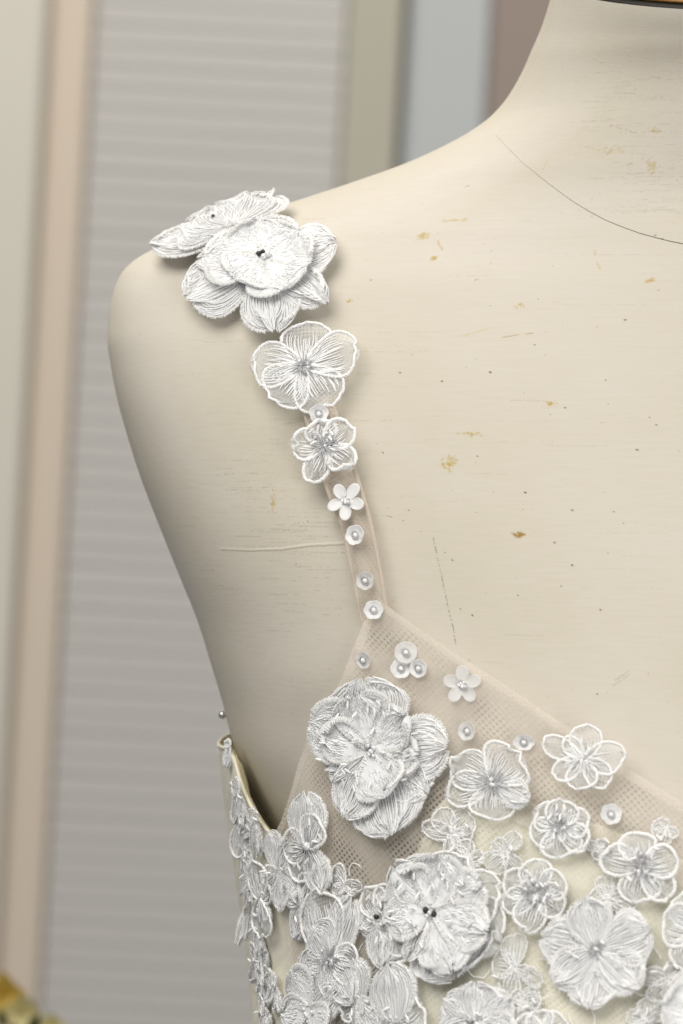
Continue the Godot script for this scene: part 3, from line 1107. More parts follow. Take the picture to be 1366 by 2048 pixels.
# f: at, petals [tip dx, tip dy, width, style, lift mm, options...]
func flower(f: Dictionary) -> Node3D:
	var l: Dictionary = body if f.get("on", "") == "body" else gown
	var fr := frame_at(f.at[0], f.at[1], l, f.get("off", 0.0016), f.get("face", 0.12))
	var o := Node3D.new()
	o.name = f.get("name", "flower_applique")
	dress.add_child(o, true)
	o.transform = dress_at * Transform3D(fr.b, fr.p)
	if f.has("label"):
		o.set_meta("label", f.label)
	rng.seed = int(f.at[0] * 31 + f.at[1] * 7)
	for pt in f.petals:
		var x: Dictionary = pt[5] if pt.size() > 5 else {}
		var root := Vector2.ZERO
		if x.has("root"):
			root = in_plane(fr, f.at[0] + x.root[0], f.at[1] + x.root[1])
		var tip := in_plane(fr, f.at[0] + pt[0], f.at[1] + pt[1])
		tip = root + (tip - root) * f.get("size", 1.0)
		var d := tip - root
		var side := d.orthogonal().normalized()
		# width is measured across the petal as seen; turn it into the plane
		var img := Vector2(pt[0] - (x.root[0] if x.has("root") else 0.0), pt[1] - (x.root[1] if x.has("root") else 0.0)).normalized().orthogonal()
		var wv := in_plane(fr, f.at[0] + img.x * pt[2] * f.get("size", 1.0), f.at[1] + img.y * pt[2] * f.get("size", 1.0))
		var width := clampf(absf(wv.dot(side)), 0.4 * pt[2] * U, 1.9 * pt[2] * U)
		if d.length() > 0.033:
			d = d.normalized() * 0.033
		var spec := {"root": root - d.normalized() * 0.0004, "dir": d.normalized(), "length": d.length(), "width": width, "lift": settled(pt[4]), "cup": x.get("cup", 0.03) * 0.7 + (0.07 if pt[3] == "fluffy" else 0.0), "ruffle": x.get("ruffle", 1.0) * (0.8 if pt[3] == "fluffy" else 1.0), "drape": x.get("drape", 1.0), "phase": rng.randf_range(0, 6.28), "pw": x.get("pw", 1.5), "gutter": x.get("gutter", 0.05 if pt[3] == "fluffy" else -0.02), "curl": x.get("curl", 0.0), "bend": x.get("bend", 0.0), "tw": x.get("tw", 1.0), "cord": x.get("cord", 1.0)}
		part("petal", make_petal(fr, spec, pt[3]), o)
	# beads
	for bd in f.get("beads", []):
		bead(o, fr, f, bd[0], bd[1], bd[2], bd[3] if bd.size() > 3 else 1.0, bd[4] if bd.size() > 4 else "bead")
	var heart: Array = f.get("heart", [])          # [count, radius px, lift mm, size]
	if heart.size():
		for k in heart[0]:
			var a := rng.randf() * TAU
			var r: float = heart[1] * sqrt(rng.randf())
			bead(o, fr, f, cos(a) * r, sin(a) * r, heart[2] + rng.randf() * 0.6, heart[3] * rng.randf_range(0.7, 1.15), "bead" if rng.randf() < 0.75 else "silver_thread")
	var sprinkle: Array = f.get("sprinkle", [])    # [count, radius px, lift mm]
	if sprinkle.size():
		for k in sprinkle[0]:
			var a := rng.randf() * TAU
			var r: float = sprinkle[1] * sqrt(rng.randf_range(0.08, 1.0))
			var c := in_plane(fr, f.at[0] + cos(a) * r, f.at[1] + sin(a) * r * 0.9)
			var mi := part("bugle_bead", bugle_mesh, o)
			mi.transform = Transform3D(Basis(Vector3(0, 0, 1), a + rng.randf_range(-0.6, 0.6)) * Basis(Vector3(0, 1, 0), rng.randf_range(-0.5, 0.3)), Vector3(c.x, c.y, settled(sprinkle[2]) + sag(fr, c.x, c.y) + 0.0009 * pow(r / sprinkle[1], 2.0) + rng.randf_range(0.0002, 0.0007)))
	# stamens: short metallic stitches round the heart
	var stam: Array = f.get("stamens", [])         # [count, radius px, lift mm]
	if stam.size():
		var sb := Buf.new()
		for k in stam[0]:
			var a: float = TAU * k / stam[0] + rng.randf_range(-0.2, 0.2)
			var r: float = stam[1] * U * rng.randf_range(0.5, 1.0)
			var dv := Vector3(cos(a), sin(a), 0)
			var z: float = stam[2] * 0.001
			sb.tube(PackedVector3Array([dv * r * 0.15 + Vector3(0, 0, z), dv * r * 0.6 + Vector3(0, 0, z + 0.0006), dv * r + Vector3(0, 0, z + 0.0002)]), 0.00018, 0.00022, 4)
		part("stamens", mesh_of(sb, M.silver_thread if f.get("silver", true) else M.thread), o)
	return o


func settled(mm: float) -> float:
	# height over the cloth, the upper layers lying close together
	return (mm if mm < 2.2 else 1.9 + (mm - 2.2) * 0.6) * 0.001


func bead(o: Node3D, fr: Dictionary, f: Dictionary, dx: float, dy: float, lift: float, size: float, mat: String) -> void:
	var c := in_plane(fr, f.at[0] + dx, f.at[1] + dy)
	part("bead", bead_mesh, o, Transform3D(Basis().scaled(Vector3.ONE * size), Vector3(c.x, c.y, settled(lift) + sag(fr, c.x, c.y))), M[mat])


# a moulded plastic sequin: a cup with lobes and a bead in it
func sequin(px: float, py: float, r: float, lobes: int, depth: float, cup: float, turn: float, mat: String, on_body: bool, called := "flower_sequin", squash := 1.0) -> void:
	var fr := frame_at(px, py, body if on_body else gown, 0.0052 if on_body else 0.0020, 0.2)
	var o := Node3D.new()
	o.name = called
	dress.add_child(o, true)
	o.transform = dress_at * Transform3D(fr.b * Basis(Vector3(1, 0, 0), rng.randf_range(-0.28, 0.28)) * Basis(Vector3(0, 1, 0), rng.randf_range(-0.28, 0.28)), fr.p)
	var R: float = r * U * (EYE - fr.p.z) / EYE
	var p := PackedVector3Array()
	var uv := PackedVector2Array()
	for layer in 2:
		for i in 9:
			var t := i / 8.0 if layer == 0 else 1.0 - i / 8.0
			for j in 61:
				var a := TAU * j / 60.0
				var lob := pow(absf(cos((a - turn) * lobes / 2.0)), 0.75)
				var rr: float = R * t * (1.0 - depth * (1.0 - lob) * smoothstep(0.15, 0.6, t))
				p.append(Vector3(cos(a) * rr, sin(a) * rr * squash, cup * R * t * t - layer * 0.0003 + 0.0001 * sin(a * 3.0 + px)))
				uv.append(Vector2(t, a))
	var b := Buf.new()
	b.grid(p, 18, 61, uv)
	part("sequin_cup", mesh_of(b, M[mat]), o)
	var n := 1 if lobes > 5 or r < 30 else 6
	for k in n:
		var off: Vector2 = Vector2.ZERO if n == 1 else Vector2(cos(k * 2.4), sin(k * 2.4)) * R * 0.08 * sqrt(k)
		part("bead", bead_mesh, o, Transform3D(Basis().scaled(Vector3.ONE * (0.68 if n == 1 else 0.5)), Vector3(off.x, off.y, 0.0006 + 0.0002 * (k % 3))), M.bugle if k % 2 == 0 else M.bead)
	var st := Buf.new()
	var ring := PackedVector3Array()
	for k in 9:
		ring.append(Vector3(cos(TAU * k / 8.0) * 0.0010, sin(TAU * k / 8.0) * 0.0011, 0.0006))
	st.tube(ring, 0.00016, 0.00016, 4)
	part("thread_loop", mesh_of(st, M.silver_thread), o)


func sew_flowers() -> void:
	# ---- shoulder and strap
	flower({"at": [470, 466], "on": "body", "off": 0.003, "face": 0.0, "label": "folded white flower standing on top of the shoulder", "petals": [
		[-163, 30, 70, "satin", 2.0, {"drape": 0.55, "cup": 0.02, "pw": 1.2}],
		[-95, 0, 95, "satin", 3.5, {"drape": 0.4, "cup": 0.12}],
		[-36, -34, 110, "satin", 4.0, {"drape": 0.3, "cup": 0.15}],
		[36, -58, 100, "satin", 4.0, {"drape": 0.3, "cup": 0.15}],
		[76, -64, 80, "satin", 4.0, {"drape": 0.4, "cup": 0.05, "ruffle": 2.0}],
		[-20, 25, 120, "satin", 3.0, {"cup": 0.05}],
	], "beads": [[-38, -14, 6.0, 0.8, "dark_bead"], [-44, -12, 6.5, 0.8]]})
	flower({"at": [530, 524], "on": "body", "off": 0.003, "label": "large layered white flower on the front of the shoulder", "petals": [
		[-155, 72, 125, "satin", 0.8, {"cup": 0.05, "pw": 1.9}],
		[-135, -5, 110, "satin", 0.8, {"cup": 0.08}],
		[-30, -82, 150, "satin", 1.0, {}],
		[142, -32, 112, "satin", 1.0, {"cup": 0.1, "pw": 1.9}],
		[118, 88, 80, "satin", 1.2, {"cup": 0.12, "ruffle": 2.0}],
		[20, 138, 120, "satin", 0.8, {"cup": 0.14, "pw": 1.9, "ruffle": 1.6}],
		[-118, -2, 120, "fluffy", 3.0, {"cup": 0.06}],
		[-60, 48, 110, "fluffy", 3.2, {"cup": 0.05}],
		[-10, -84, 145, "fluffy", 3.2, {"cup": 0.04, "pw": 1.3}],
		[70, -50, 120, "fluffy", 3.3, {"cup": 0.03}],
		[98, 18, 120, "fluffy", 3.4, {"cup": 0.03}],
		[42, 72, 120, "fluffy", 3.2, {"cup": 0.03}],
	], "beads": [[-8, -4, 4.6, 0.8, "dark_bead"], [2, 3, 4.8, 0.9], [10, -2, 4.8, 1.0], [0, -8, 4.6, 0.7, "dark_bead"]]})
	flower({"at": [610, 737], "on": "body", "off": 0.003, "label": "sheer five petalled flower with corded edges on the strap", "petals": [
		[-107, -8, 92, "sheer", 1.4, {"cup": 0.08, "pw": 1.7}],
		[6, -88, 100, "sheer", 1.2, {"cup": 0.06, "pw": 1.7}],
		[108, -36, 92, "sheer", 1.8, {"cup": 0.10, "pw": 1.8}],
		[52, 82, 104, "sheer", 1.6, {"cup": 0.06, "pw": 1.5}],
		[-64, 66, 104, "sheer", 1.5, {"cup": 0.06, "pw": 1.6}],
	], "heart": [7, 12, 2.4, 0.75], "stamens": [26, 26, 2.2]})
	flower({"at": [652, 896], "on": "body", "off": 0.0042, "label": "small crumpled corded flower on the strap", "petals": [
		[-68, -8, 62, "sheer", 1.4, {"cup": 0.12, "ruffle": 2.0, "cord": 1.2}],
		[-12, -52, 62, "sheer", 1.4, {"cup": 0.16, "ruffle": 2.0, "cord": 1.2}],
		[50, -40, 60, "sheer", 1.8, {"cup": 0.16, "ruffle": 2.0, "cord": 1.2}],
		[58, 42, 58, "sheer", 1.5, {"cup": 0.14, "ruffle": 2.0, "cord": 1.2}],
		[-28, 66, 50, "sheer", 1.3, {"cup": 0.1, "ruffle": 2.0, "cord": 1.2}],
	], "heart": [10, 28, 2.4, 0.55], "stamens": [18, 30, 2.4], "sprinkle": [8, 40, 3.0]})
	sequin(638, 828, 20, 5, 0.12, 0.4, 0.3, "sequin", true)
	sequin(693, 1002, 41, 5, 0.62, 0.10, 0.95, "sequin", true, "star_sequin")
	sequin(712, 1071, 21, 6, 0.10, 0.35, 0.2, "sequin", true)
	sequin(731, 1161, 19, 6, 0.10, 0.35, 0.5, "clear_sequin", true)
	sequin(748, 1221, 20, 6, 0.10, 0.35, 0.1, "sequin", true)

	# ---- sequins on the sheer neckline
	sequin(728, 1320, 18, 6, 0.10, 0.3, 0.3, "clear_sequin", false)
	sequin(812, 1306, 23, 8, 0.04, 0.2, 0.3, "clear_sequin", false)
	sequin(802, 1338, 21, 6, 0.08, 0.3, 0.1, "sequin", false)
	sequin(838, 1337, 19, 6, 0.08, 0.3, 0.4, "sequin", false)
	sequin(925, 1370, 40, 5, 0.55, 0.12, 1.6, "clear_sequin", false, "star_sequin")
	sequin(936, 1463, 20, 6, 0.08, 0.35, 0.2, "clear_sequin", false)
	sequin(1048, 1485, 22, 6, 0.10, 0.35, 0.0, "sequin", false, "flower_sequin", 0.75)
	sequin(1222, 1630, 22, 6, 0.12, 0.35, 0.3, "sequin", false)
	sequin(1420, 1740, 22, 6, 0.12, 0.35, 0.3, "sequin", false)

	# ---- lower, half hidden flowers first
	flower({"at": [1170, 1522], "off": 0.002, "label": "outlined see through flower at the neckline edge", "petals": [
		[6, -70, 64, "outline", 2.2, {"cup": 0.08, "pw": 1.5}],
		[86, -4, 66, "outline", 2.2, {"cup": 0.08, "pw": 1.3}],
		[48, 50, 52, "outline", 2.0, {"cup": 0.06}],
		[-8, 64, 62, "outline", 2.0, {"cup": 0.06}],
		[-60, 34, 44, "outline", 2.0, {"cup": 0.05}],
		[-80, -36, 44, "outline", 2.2, {"cup": 0.1, "pw": 1.7}],
		[-42, -44, 36, "outline", 2.0, {"cup": 0.08}],
	], "heart": [4, 9, 3.0, 0.6], "stamens": [16, 40, 2.8], "silver": false})
	flower({"at": [988, 1566], "off": 0.0018, "label": "five petalled sheer flower right of the big layered flower", "petals": [
		[-82, -42, 84, "sheer", 1.2, {"ruffle": 1.6, "cord": 0.9}],
		[-98, 22, 70, "sheer", 1.0, {"cord": 0.9}],
		[-4, 76, 92, "sheer", 1.1, {"pw": 1.7, "cord": 0.9}],
		[76, 38, 60, "satin", 1.4, {"cup": 0.1, "tw": 0.8}],
		[50, -62, 112, "sheer", 1.6, {"pw": 1.7, "cup": 0.09, "ruffle": 1.5}],
	], "heart": [5, 12, 2.4, 0.6], "stamens": [20, 34, 2.2]})
	flower({"at": [1122, 1652], "off": 0.0018, "label": "sheer flower with one pointed petal in the middle of the cup", "petals": [
		[-52, -30, 62, "sheer", 1.0, {"ruffle": 1.6}],
		[10, -52, 66, "sheer", 1.6, {"pw": 1.05, "cup": 0.1}],
		[62, -6, 60, "sheer", 1.2, {}],
		[58, 46, 56, "sheer", 1.2, {"cup": 0.1}],
		[4, 68, 84, "sheer", 1.0, {"pw": 1.6}],
		[-58, 26, 60, "sheer", 1.0, {}],
	], "heart": [6, 20, 2.0, 0.6], "sprinkle": [8, 40, 2.2], "stamens": [14, 26, 2.0]})
	flower({"at": [1285, 1735], "off": 0.0018, "label": "sheer silver hearted flower at the right edge of the picture", "petals": [
		[-16, -68, 74, "sheer", 1.4, {"pw": 1.7, "cup": 0.12, "cord": 1.2}],
		[72, -14, 66, "sheer", 1.8, {"cup": 0.12, "cord": 1.2}],
		[56, 62, 60, "sheer", 1.4, {"cord": 1.1}],
		[-10, 76, 84, "sheer", 1.0, {}],
		[-82, -22, 64, "sheer", 1.2, {"cup": 0.1, "cord": 1.1}],
	], "heart": [14, 26, 2.6, 0.62], "stamens": [18, 34, 2.4], "sprinkle": [8, 46, 2.8]})
	flower({"at": [1078, 1785], "off": 0.0018, "label": "small beaded flower between the two large lower flowers", "petals": [
		[-68, -26, 62, "sheer", 1.0, {"ruffle": 1.6}],
		[-8, -66, 66, "sheer", 1.2, {}],
		[56, -24, 62, "sheer", 1.2, {}],
		[48, 42, 56, "sheer", 1.2, {}],
		[-30, 82, 66, "sheer", 1.0, {"ruffle": 1.6}],
		[-70, 30, 54, "sheer", 1.0, {}],
	], "heart": [12, 26, 2.4, 0.7], "stamens": [22, 36, 2.2], "sprinkle": [10, 44, 2.6]})
	flower({"at": [1196, 1902], "off": 0.0018, "label": "large embroidered flower of white satin stitch at the lower right", "petals": [
		[-24, -100, 92, "satin", 2.0, {"pw": 1.6, "cup": 0.14, "ruffle": 1.1}],
		[-112, -26, 106, "satin", 1.0, {"pw": 1.7, "cup": 0.10, "ruffle": 1.1}],
		[-84, 66, 92, "satin", 1.7, {"pw": 1.6, "cup": 0.06, "ruffle": 1.1}],
		[-12, 120, 100, "satin", 1.0, {"pw": 1.7, "cup": 0.14, "ruffle": 1.1}],
		[88, 78, 96, "satin", 1.8, {"pw": 1.5, "ruffle": 1.1, "cup": 0.12}],
		[110, -34, 118, "satin", 2.3, {"pw": 1.8, "cup": 0.14, "ruffle": 1.1}],
	], "heart": [4, 8, 2.4, 0.6], "stamens": [14, 22, 2.2], "sprinkle": [5, 60, 2.6]})
	flower({"at": [872, 1826], "off": 0.002, "label": "large frilled flower with a dark beaded heart at the bottom of the picture", "petals": [
		[-78, -96, 130, "satin", 0.8, {"ruffle": 1.8}],
		[-130, 10, 100, "sheer", 0.8, {"ruffle": 1.8}],
		[-110, 92, 70, "sheer", 0.8, {}],
		[48, 128, 170, "satin", 1.0, {"pw": 1.8, "ruffle": 1.5}],
		[130, 62, 150, "sheer", 0.7, {"pw": 1.7, "ruffle": 1.6}],
		[136, -44, 110, "sheer", 0.9, {"pw": 1.7}],
		[60, -112, 120, "sheer", 1.0, {"pw": 1.6}],
		[-72, -80, 108, "fluffy", 2.4, {"ruffle": 2.0, "pw": 1.8}],
		[22, -112, 104, "fluffy", 2.9, {"ruffle": 1.6, "pw": 1.8}],
		[102, -54, 102, "fluffy", 2.5, {"ruffle": 1.6, "pw": 1.7}],
		[112, 42, 106, "fluffy", 3.1, {"ruffle": 2.0, "pw": 1.8}],
		[44, 116, 108, "fluffy", 2.5, {"ruffle": 2.2, "pw": 1.8}],
		[-46, 92, 70, "satin", 2.2, {"ruffle": 2.2, "pw": 1.8}],
		[-92, 18, 88, "fluffy", 2.9, {"ruffle": 2.0, "pw": 1.7}],
	], "beads": [[-12, -4, 3.4, 0.9, "dark_bead"], [4, 4, 3.4, 0.9, "dark_bead"], [-2, 2, 4.4, 0.7], [-8, 8, 4.4, 0.6], [4, -10, 4.4, 0.6]], "sprinkle": [40, 104, 4.4]})
	flower({"at": [748, 1500], "off": 0.002, "label": "largest layered white flower, below the strap", "petals": [
		[-14, -142, 165, "satin", 1.2, {"pw": 1.7, "cup": 0.08}],
		[-118, -58, 130, "fluffy", 1.2, {"pw": 1.6, "cup": 0.1}],
		[-96, 40, 110, "satin", 1.0, {}],
		[-46, 134, 104, "satin", 1.8, {"pw": 1.7, "cup": 0.12}],
		[50, 168, 156, "satin", 1.0, {"pw": 1.8, "cup": 0.08}],
		[116, 88, 110, "satin", 1.0, {"pw": 1.6}],
		[150, -6, 130, "satin", 1.0, {"pw": 1.8, "cup": 0.1}],
		[-18, -108, 118, "fluffy", 3.0, {"ruffle": 1.6, "pw": 1.8}],
		[-98, -30, 92, "fluffy", 2.6, {"ruffle": 1.8, "pw": 1.7}],
		[-74, 62, 84, "satin", 2.4, {"ruffle": 1.8, "pw": 1.7}],
		[40, 96, 112, "fluffy", 3.3, {"ruffle": 1.2, "pw": 1.8}],
		[98, 14, 84, "fluffy", 2.7, {"ruffle": 1.6, "pw": 1.7}],
		[80, -70, 88, "fluffy", 3.1, {"ruffle": 1.6, "pw": 1.7}],
	], "heart": [9, 16, 4.0, 0.7], "sprinkle": [36, 108, 4.6]})
	# ---- flat lace motifs between the flowers
	for lm in [[905, 1668, 58, 0.3], [1012, 1706, 56, 1.1], [690, 1770, 46, 0.2], [1215, 1800, 52, 0.7], [1030, 1935, 60, 0.4], [1335, 1960, 52, 0.9], [1330, 1660, 38, 0.1], [1200, 1700, 36, 0.5], [1045, 2010, 50, 0.0], [1290, 2040, 56, 2.0], [940, 1720, 44, 2.0]]:
		var ps := []
		rng.seed = int(lm[0] + lm[1])
		for k in 4 + int(lm[0]) % 2:
			var a: float = TAU * k / 4.6 + lm[3] + rng.randf_range(-0.25, 0.25)
			var len: float = lm[2] * rng.randf_range(0.65, 1.2)
			ps.append([cos(a) * len, sin(a) * len, lm[2] * rng.randf_range(0.55, 1.0), "sheer", 0.3, {"cup": 0.0, "cord": 0.55, "drape": 1.0, "ruffle": 0.8, "pw": rng.randf_range(1.1, 1.8), "tw": 0.8, "bend": rng.randf_range(-0.2, 0.2)}])
		flower({"at": [lm[0], lm[1]], "off": 0.0013, "face": 0.0, "name": "lace_motif", "petals": ps, "sprinkle": [3, lm[2] * 0.7, 0.8]})
	rng.seed = 77
	var vines := Buf.new()
	for i in 150:
		var a := rng.randf_range(0.62, 1.75)
		var q := rng.randf_range(1640, 2150)
		var way := rng.randf() * TAU
		var turn := rng.randf_range(-0.35, 0.35)
		var pts := PackedVector3Array()
		for k in rng.randi_range(7, 16):
			pts.append(point(gown, a, q, 0.0016))
			a += cos(way) * 0.0048
			q += sin(way) * 6.0
			way += turn + rng.randf_range(-0.3, 0.3)
		if q > 1650:
			vines.tube(pts, 0.00022, 0.00016, 4)
	part("lace_stitching", mesh_of(vines, M.cord), dress, dress_at).set_meta("kind", "stuff")
	# ---- bottom and right edge
	flower({"at": [955, 2045], "off": 0.0018, "label": "stitched flower cut by the bottom edge of the picture", "petals": [
		[-66, -46, 80, "satin", 1.0, {}], [0, -80, 100, "satin", 1.2, {}], [70, -46, 84, "satin", 1.0, {}], [84, 28, 76, "satin", 1.0, {}], [10, 80, 90, "satin", 1.0, {}], [-76, 32, 80, "satin", 1.0, {}],
	], "heart": [6, 14, 2.4, 0.7], "sprinkle": [6, 50, 2.6]})
	flower({"at": [1400, 1868], "off": 0.0018, "petals": [
		[-78, -26, 90, "sheer", 1.4, {}], [-30, -80, 90, "sheer", 1.2, {}], [60, -50, 90, "sheer", 1.2, {}], [66, 50, 90, "sheer", 1.2, {}], [-28, 80, 90, "sheer", 1.2, {}],
	], "heart": [8, 18, 2.4, 0.7], "stamens": [18, 30, 2.2]})
	flower({"at": [1415, 2030], "off": 0.0018, "petals": [
		[-92, -14, 110, "fluffy", 1.6, {}], [-30, -92, 110, "fluffy", 1.6, {}], [70, -60, 100, "satin", 1.2, {}], [80, 50, 100, "satin", 1.2, {}], [-50, 80, 100, "satin", 1.2, {}],
	], "heart": [8, 18, 2.8, 0.7]})
	flower({"at": [1088, 2066], "off": 0.0018, "petals": [
		[-56, -20, 50, "sheer", 1.0, {}], [-10, -46, 56, "sheer", 1.2, {}], [50, -26, 56, "sheer", 1.0, {}], [40, 50, 56, "sheer", 1.0, {}], [-40, 46, 56, "sheer", 1.0, {}],
	], "heart": [5, 12, 2.0, 0.6]})
	# ---- the bodice goes on past the right edge
	for fx in [[1560, 1790, 90, "satin"], [1610, 1960, 110, "satin"], [1700, 1640, 84, "sheer"], [1760, 1840, 100, "satin"], [1860, 1560, 120, "satin"], [1900, 1760, 90, "sheer"], [1790, 2020, 100, "satin"], [2020, 1680, 80, "sheer"], [1960, 1920, 90, "satin"]]:
		var ps := []
		for k in 6:
			var a: float = TAU * k / 6.0 + fx[0] * 0.01
			ps.append([cos(a) * fx[2], sin(a) * fx[2], fx[2] * 0.95, fx[3], 1.2, {}])
		flower({"at": [fx[0], fx[1]], "off": 0.0018, "petals": ps, "heart": [6, 16, 2.4, 0.7]})
	# ---- side of the bodice: petals turned away, seen along their length
	flower({"at": [624, 1694], "size": 1.08, "off": 0.0016, "face": 0.35, "label": "butterfly shaped flower at the foot of the armhole", "petals": [
		[-4, -100, 86, "satin", 2.6, {"pw": 1.2, "cup": 0.05, "tw": 0.85}],
		[34, 80, 62, "satin", 2.2, {"pw": 1.5, "cup": 0.05, "tw": 0.85}],
		[24, -58, 62, "sheer", 3.0, {"pw": 1.4}],
		[-62, -2, 66, "sheer", 1.6, {"pw": 1.4}],
		[-40, 58, 60, "sheer", 1.4, {"pw": 1.4}],
	], "beads": [[2, -2, 4.0, 1.3], [-4, 8, 3.6, 0.8, "dark_bead"]], "stamens": [14, 40, 3.2], "sprinkle": [8, 60, 3.4]})
	flower({"at": [562, 1742], "size": 1.22, "off": 0.0014, "face": 0.3, "petals": [
		[-14, -66, 44, "satin", 1.4, {"tw": 0.8}], [26, -48, 40, "satin", 1.4, {"tw": 0.8}], [44, 50, 44, "satin", 1.4, {"tw": 0.8}], [6, 66, 44, "satin", 1.2, {"tw": 0.8}], [-34, 20, 40, "sheer", 1.2, {}],
	], "sprinkle": [6, 40, 2.0]})
	flower({"at": [610, 1806], "size": 1.22, "off": 0.0014, "face": 0.3, "petals": [
		[-40, -36, 46, "satin", 1.2, {"tw": 0.8}], [22, -50, 40, "sheer", 1.2, {}], [34, 44, 44, "satin", 1.4, {"tw": 0.8, "pw": 1.1}], [-18, 60, 40, "satin", 1.2, {"tw": 0.8, "pw": 1.1}],
	], "sprinkle": [5, 40, 2.0]})
	flower({"at": [668, 1916], "size": 1.22, "off": 0.0016, "face": 0.3, "label": "ragged beaded flower on the side of the bodice", "petals": [
		[-30, -112, 90, "sheer", 1.8, {"pw": 1.3}],
		[42, -96, 60, "satin", 1.8, {"pw": 1.2, "tw": 0.85}],
		[-48, 6, 60, "satin", 1.6, {"tw": 0.85}],
		[-30, -52, 76, "satin", 2.4, {"tw": 0.85, "cup": 0.1}],
		[52, 16, 66, "sheer", 1.8, {}],
		[46, 74, 64, "satin", 1.8, {"pw": 1.2, "tw": 0.85}],
		[-2, 70, 62, "satin", 1.4, {"tw": 0.85}],
	], "heart": [10, 22, 2.8, 0.6], "stamens": [16, 34, 2.6]})
	flower({"at": [768, 1836], "size": 1.1, "off": 0.0016, "face": 0.2, "label": "half hidden beaded flower left of the dark hearted flower", "petals": [
		[-28, -54, 56, "sheer", 1.6, {"cord": 1.1}], [20, -58, 52, "sheer", 1.6, {"cord": 1.1}], [-44, 20, 48, "satin", 1.4, {"tw": 0.85}], [4, 92, 62, "satin", 1.4, {"pw": 1.1, "tw": 0.85}], [46, 62, 50, "sheer", 1.4, {}],
	], "beads": [[-8, -2, 2.6, 0.8, "dark_bead"]], "heart": [6, 24, 2.4, 0.6], "sprinkle": [8, 50, 2.6]})
	flower({"at": [800, 2046], "size": 1.1, "off": 0.0018, "face": 0.25, "label": "flower with one tall ribbed petal at the bottom edge", "petals": [
		[-10, -104, 92, "satin", 3.4, {"pw": 1.15, "cup": 0.12, "tw": 0.9}],
		[-66, -34, 70, "satin", 1.6, {"tw": 0.85}],
		[50, -40, 90, "sheer", 2.0, {"pw": 1.2}],
		[-50, 40, 70, "satin", 1.4, {}], [50, 50, 70, "satin", 1.4, {}],
	], "sprinkle": [8, 50, 3.0], "heart": [5, 14, 3.0, 0.7]})
	flower({"at": [726, 2000], "size": 1.22, "off": 0.0016, "face": 0.25, "petals": [
		[-12, -66, 52, "satin", 1.4, {"pw": 1.2, "tw": 0.8}], [38, 52, 44, "satin", 2.0, {"pw": 1.1, "tw": 0.9}], [8, 62, 38, "satin", 1.6, {"pw": 1.0, "tw": 0.9}], [-40, 24, 44, "sheer", 1.2, {}],
	], "sprinkle": [7, 46, 2.2]})
	flower({"at": [628, 2020], "size": 1.22, "off": 0.0016, "face": 0.3, "label": "soft white flower low on the side of the bodice", "petals": [
		[-30, -66, 62, "fluffy", 1.8, {"cup": 0.1}], [-58, 6, 60, "fluffy", 1.8, {"cup": 0.1}], [6, -104, 70, "satin", 1.4, {"pw": 1.2}], [56, -36, 70, "satin", 1.6, {"tw": 0.85}], [40, 40, 70, "fluffy", 2.0, {}], [-20, 60, 70, "satin", 1.4, {}],
	], "heart": [4, 14, 2.6, 0.7]})
	flower({"at": [528, 1796], "size": 1.22, "off": 0.0012, "face": 0.35, "petals": [
		[-10, -62, 54, "sheer", 1.6, {"pw": 1.2, "cord": 0.9}], [4, 66, 54, "outline", 1.8, {"pw": 1.7}], [28, -20, 36, "sheer", 1.2, {}], [-26, 24, 30, "sheer", 1.2, {}],
	]})
	# ragged lace petals hanging along the side of the bodice
	rng.seed = 91
	var hang := []
	for i in 9:
		var q := 1590.0 + i * 55.0
		hang.append([lerpf(468, 526, clampf((q - 1500) / 500.0, 0, 1)) + [2.0, 30.0, 8.0][i % 3], q])
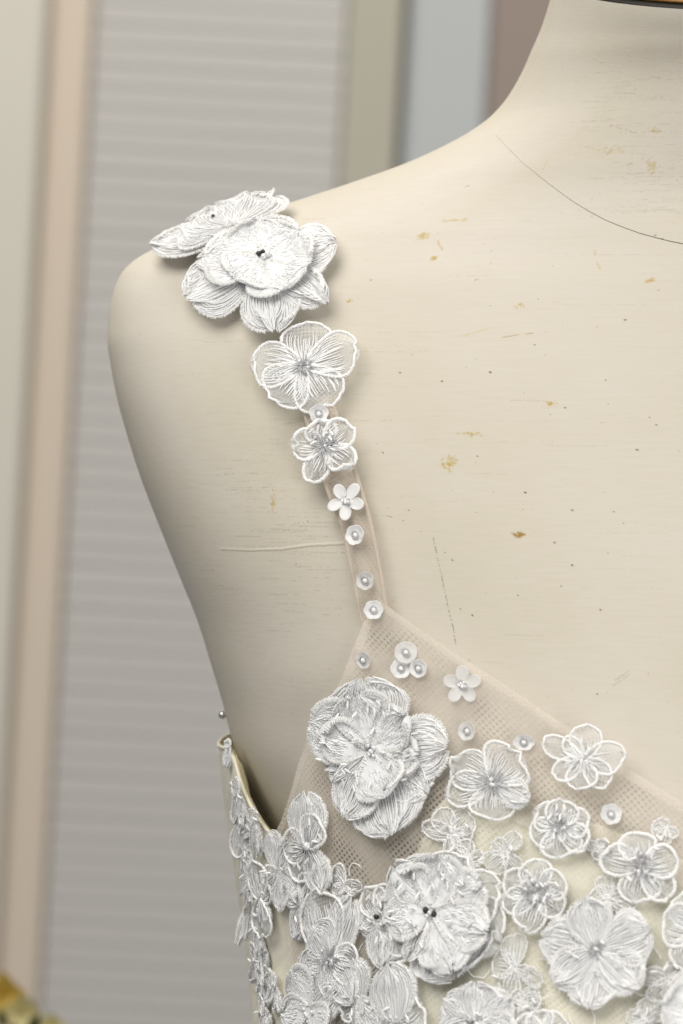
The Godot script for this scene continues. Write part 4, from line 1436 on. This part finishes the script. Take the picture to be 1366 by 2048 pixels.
	for h in hang:
		rng.seed = int(h[0] * 13 + h[1])
		var ps := []
		for k in 4:
			var a: float = PI * 0.5 + [-0.75, 0.15, 0.8, 3.0][k] + rng.randf_range(-0.2, 0.2)
			var len := rng.randf_range(46, 82) * (0.6 if k == 3 else 1.0)
			ps.append([cos(a) * len * 0.55, sin(a) * len, rng.randf_range(20, 36), "satin" if k % 2 == 0 else "sheer", rng.randf_range(0.5, 1.8), {"pw": rng.randf_range(0.9, 1.25), "tw": 0.75, "cord": 0.6, "bend": rng.randf_range(-0.2, 0.2), "ruffle": 1.5}])
		flower({"at": h, "off": 0.0008, "face": 0.4, "name": "lace_motif", "petals": ps, "sprinkle": [2, 22, 1.4]})
	# petals that stand off the side seam
	flower({"at": [500, 1812], "off": 0.0, "face": 0.6, "petals": [
		[-22, 78, 20, "satin", 0.6, {"pw": 0.9, "drape": 0.0, "tw": 0.8}], [-4, 66, 18, "satin", 0.9, {"pw": 0.9, "drape": 0.0, "tw": 0.8}],
	]})
	flower({"at": [480, 1650], "off": 0.0, "face": 0.4, "petals": [
		[-4, 66, 34, "sheer", 0.5, {"drape": 0.2}], [16, 52, 30, "satin", 0.7, {"drape": 0.2, "tw": 0.7}], [-6, -36, 28, "sheer", 0.5, {"drape": 0.2}], [14, -24, 26, "sheer", 0.6, {}], [26, 14, 28, "satin", 0.6, {"tw": 0.7}],
	]})
	flower({"at": [460, 1490], "off": 0.0, "face": 0.6, "petals": [
		[-8, 48, 16, "satin", 0.3, {"drape": 0.2, "tw": 0.7}], [-10, -8, 16, "sheer", 0.3, {"drape": 0.2}],
	], "beads": [[2, 78, 0.6, 0.8]]})
	flower({"at": [530, 1935], "off": 0.0006, "face": 0.5, "petals": [
		[8, 78, 34, "satin", 0.8, {"pw": 1.0, "tw": 0.8}], [-8, 64, 30, "satin", 0.8, {"pw": 1.0, "tw": 0.8}], [-8, -58, 32, "sheer", 0.6, {}], [24, -34, 34, "satin", 0.8, {"tw": 0.8}], [30, 30, 34, "sheer", 0.8, {}],
	]})
	flower({"at": [536, 2050], "off": 0.0006, "face": 0.5, "petals": [
		[-12, -36, 34, "fluffy", 0.8, {}], [24, -28, 36, "fluffy", 0.8, {}], [10, 40, 40, "satin", 0.8, {}],
	]})
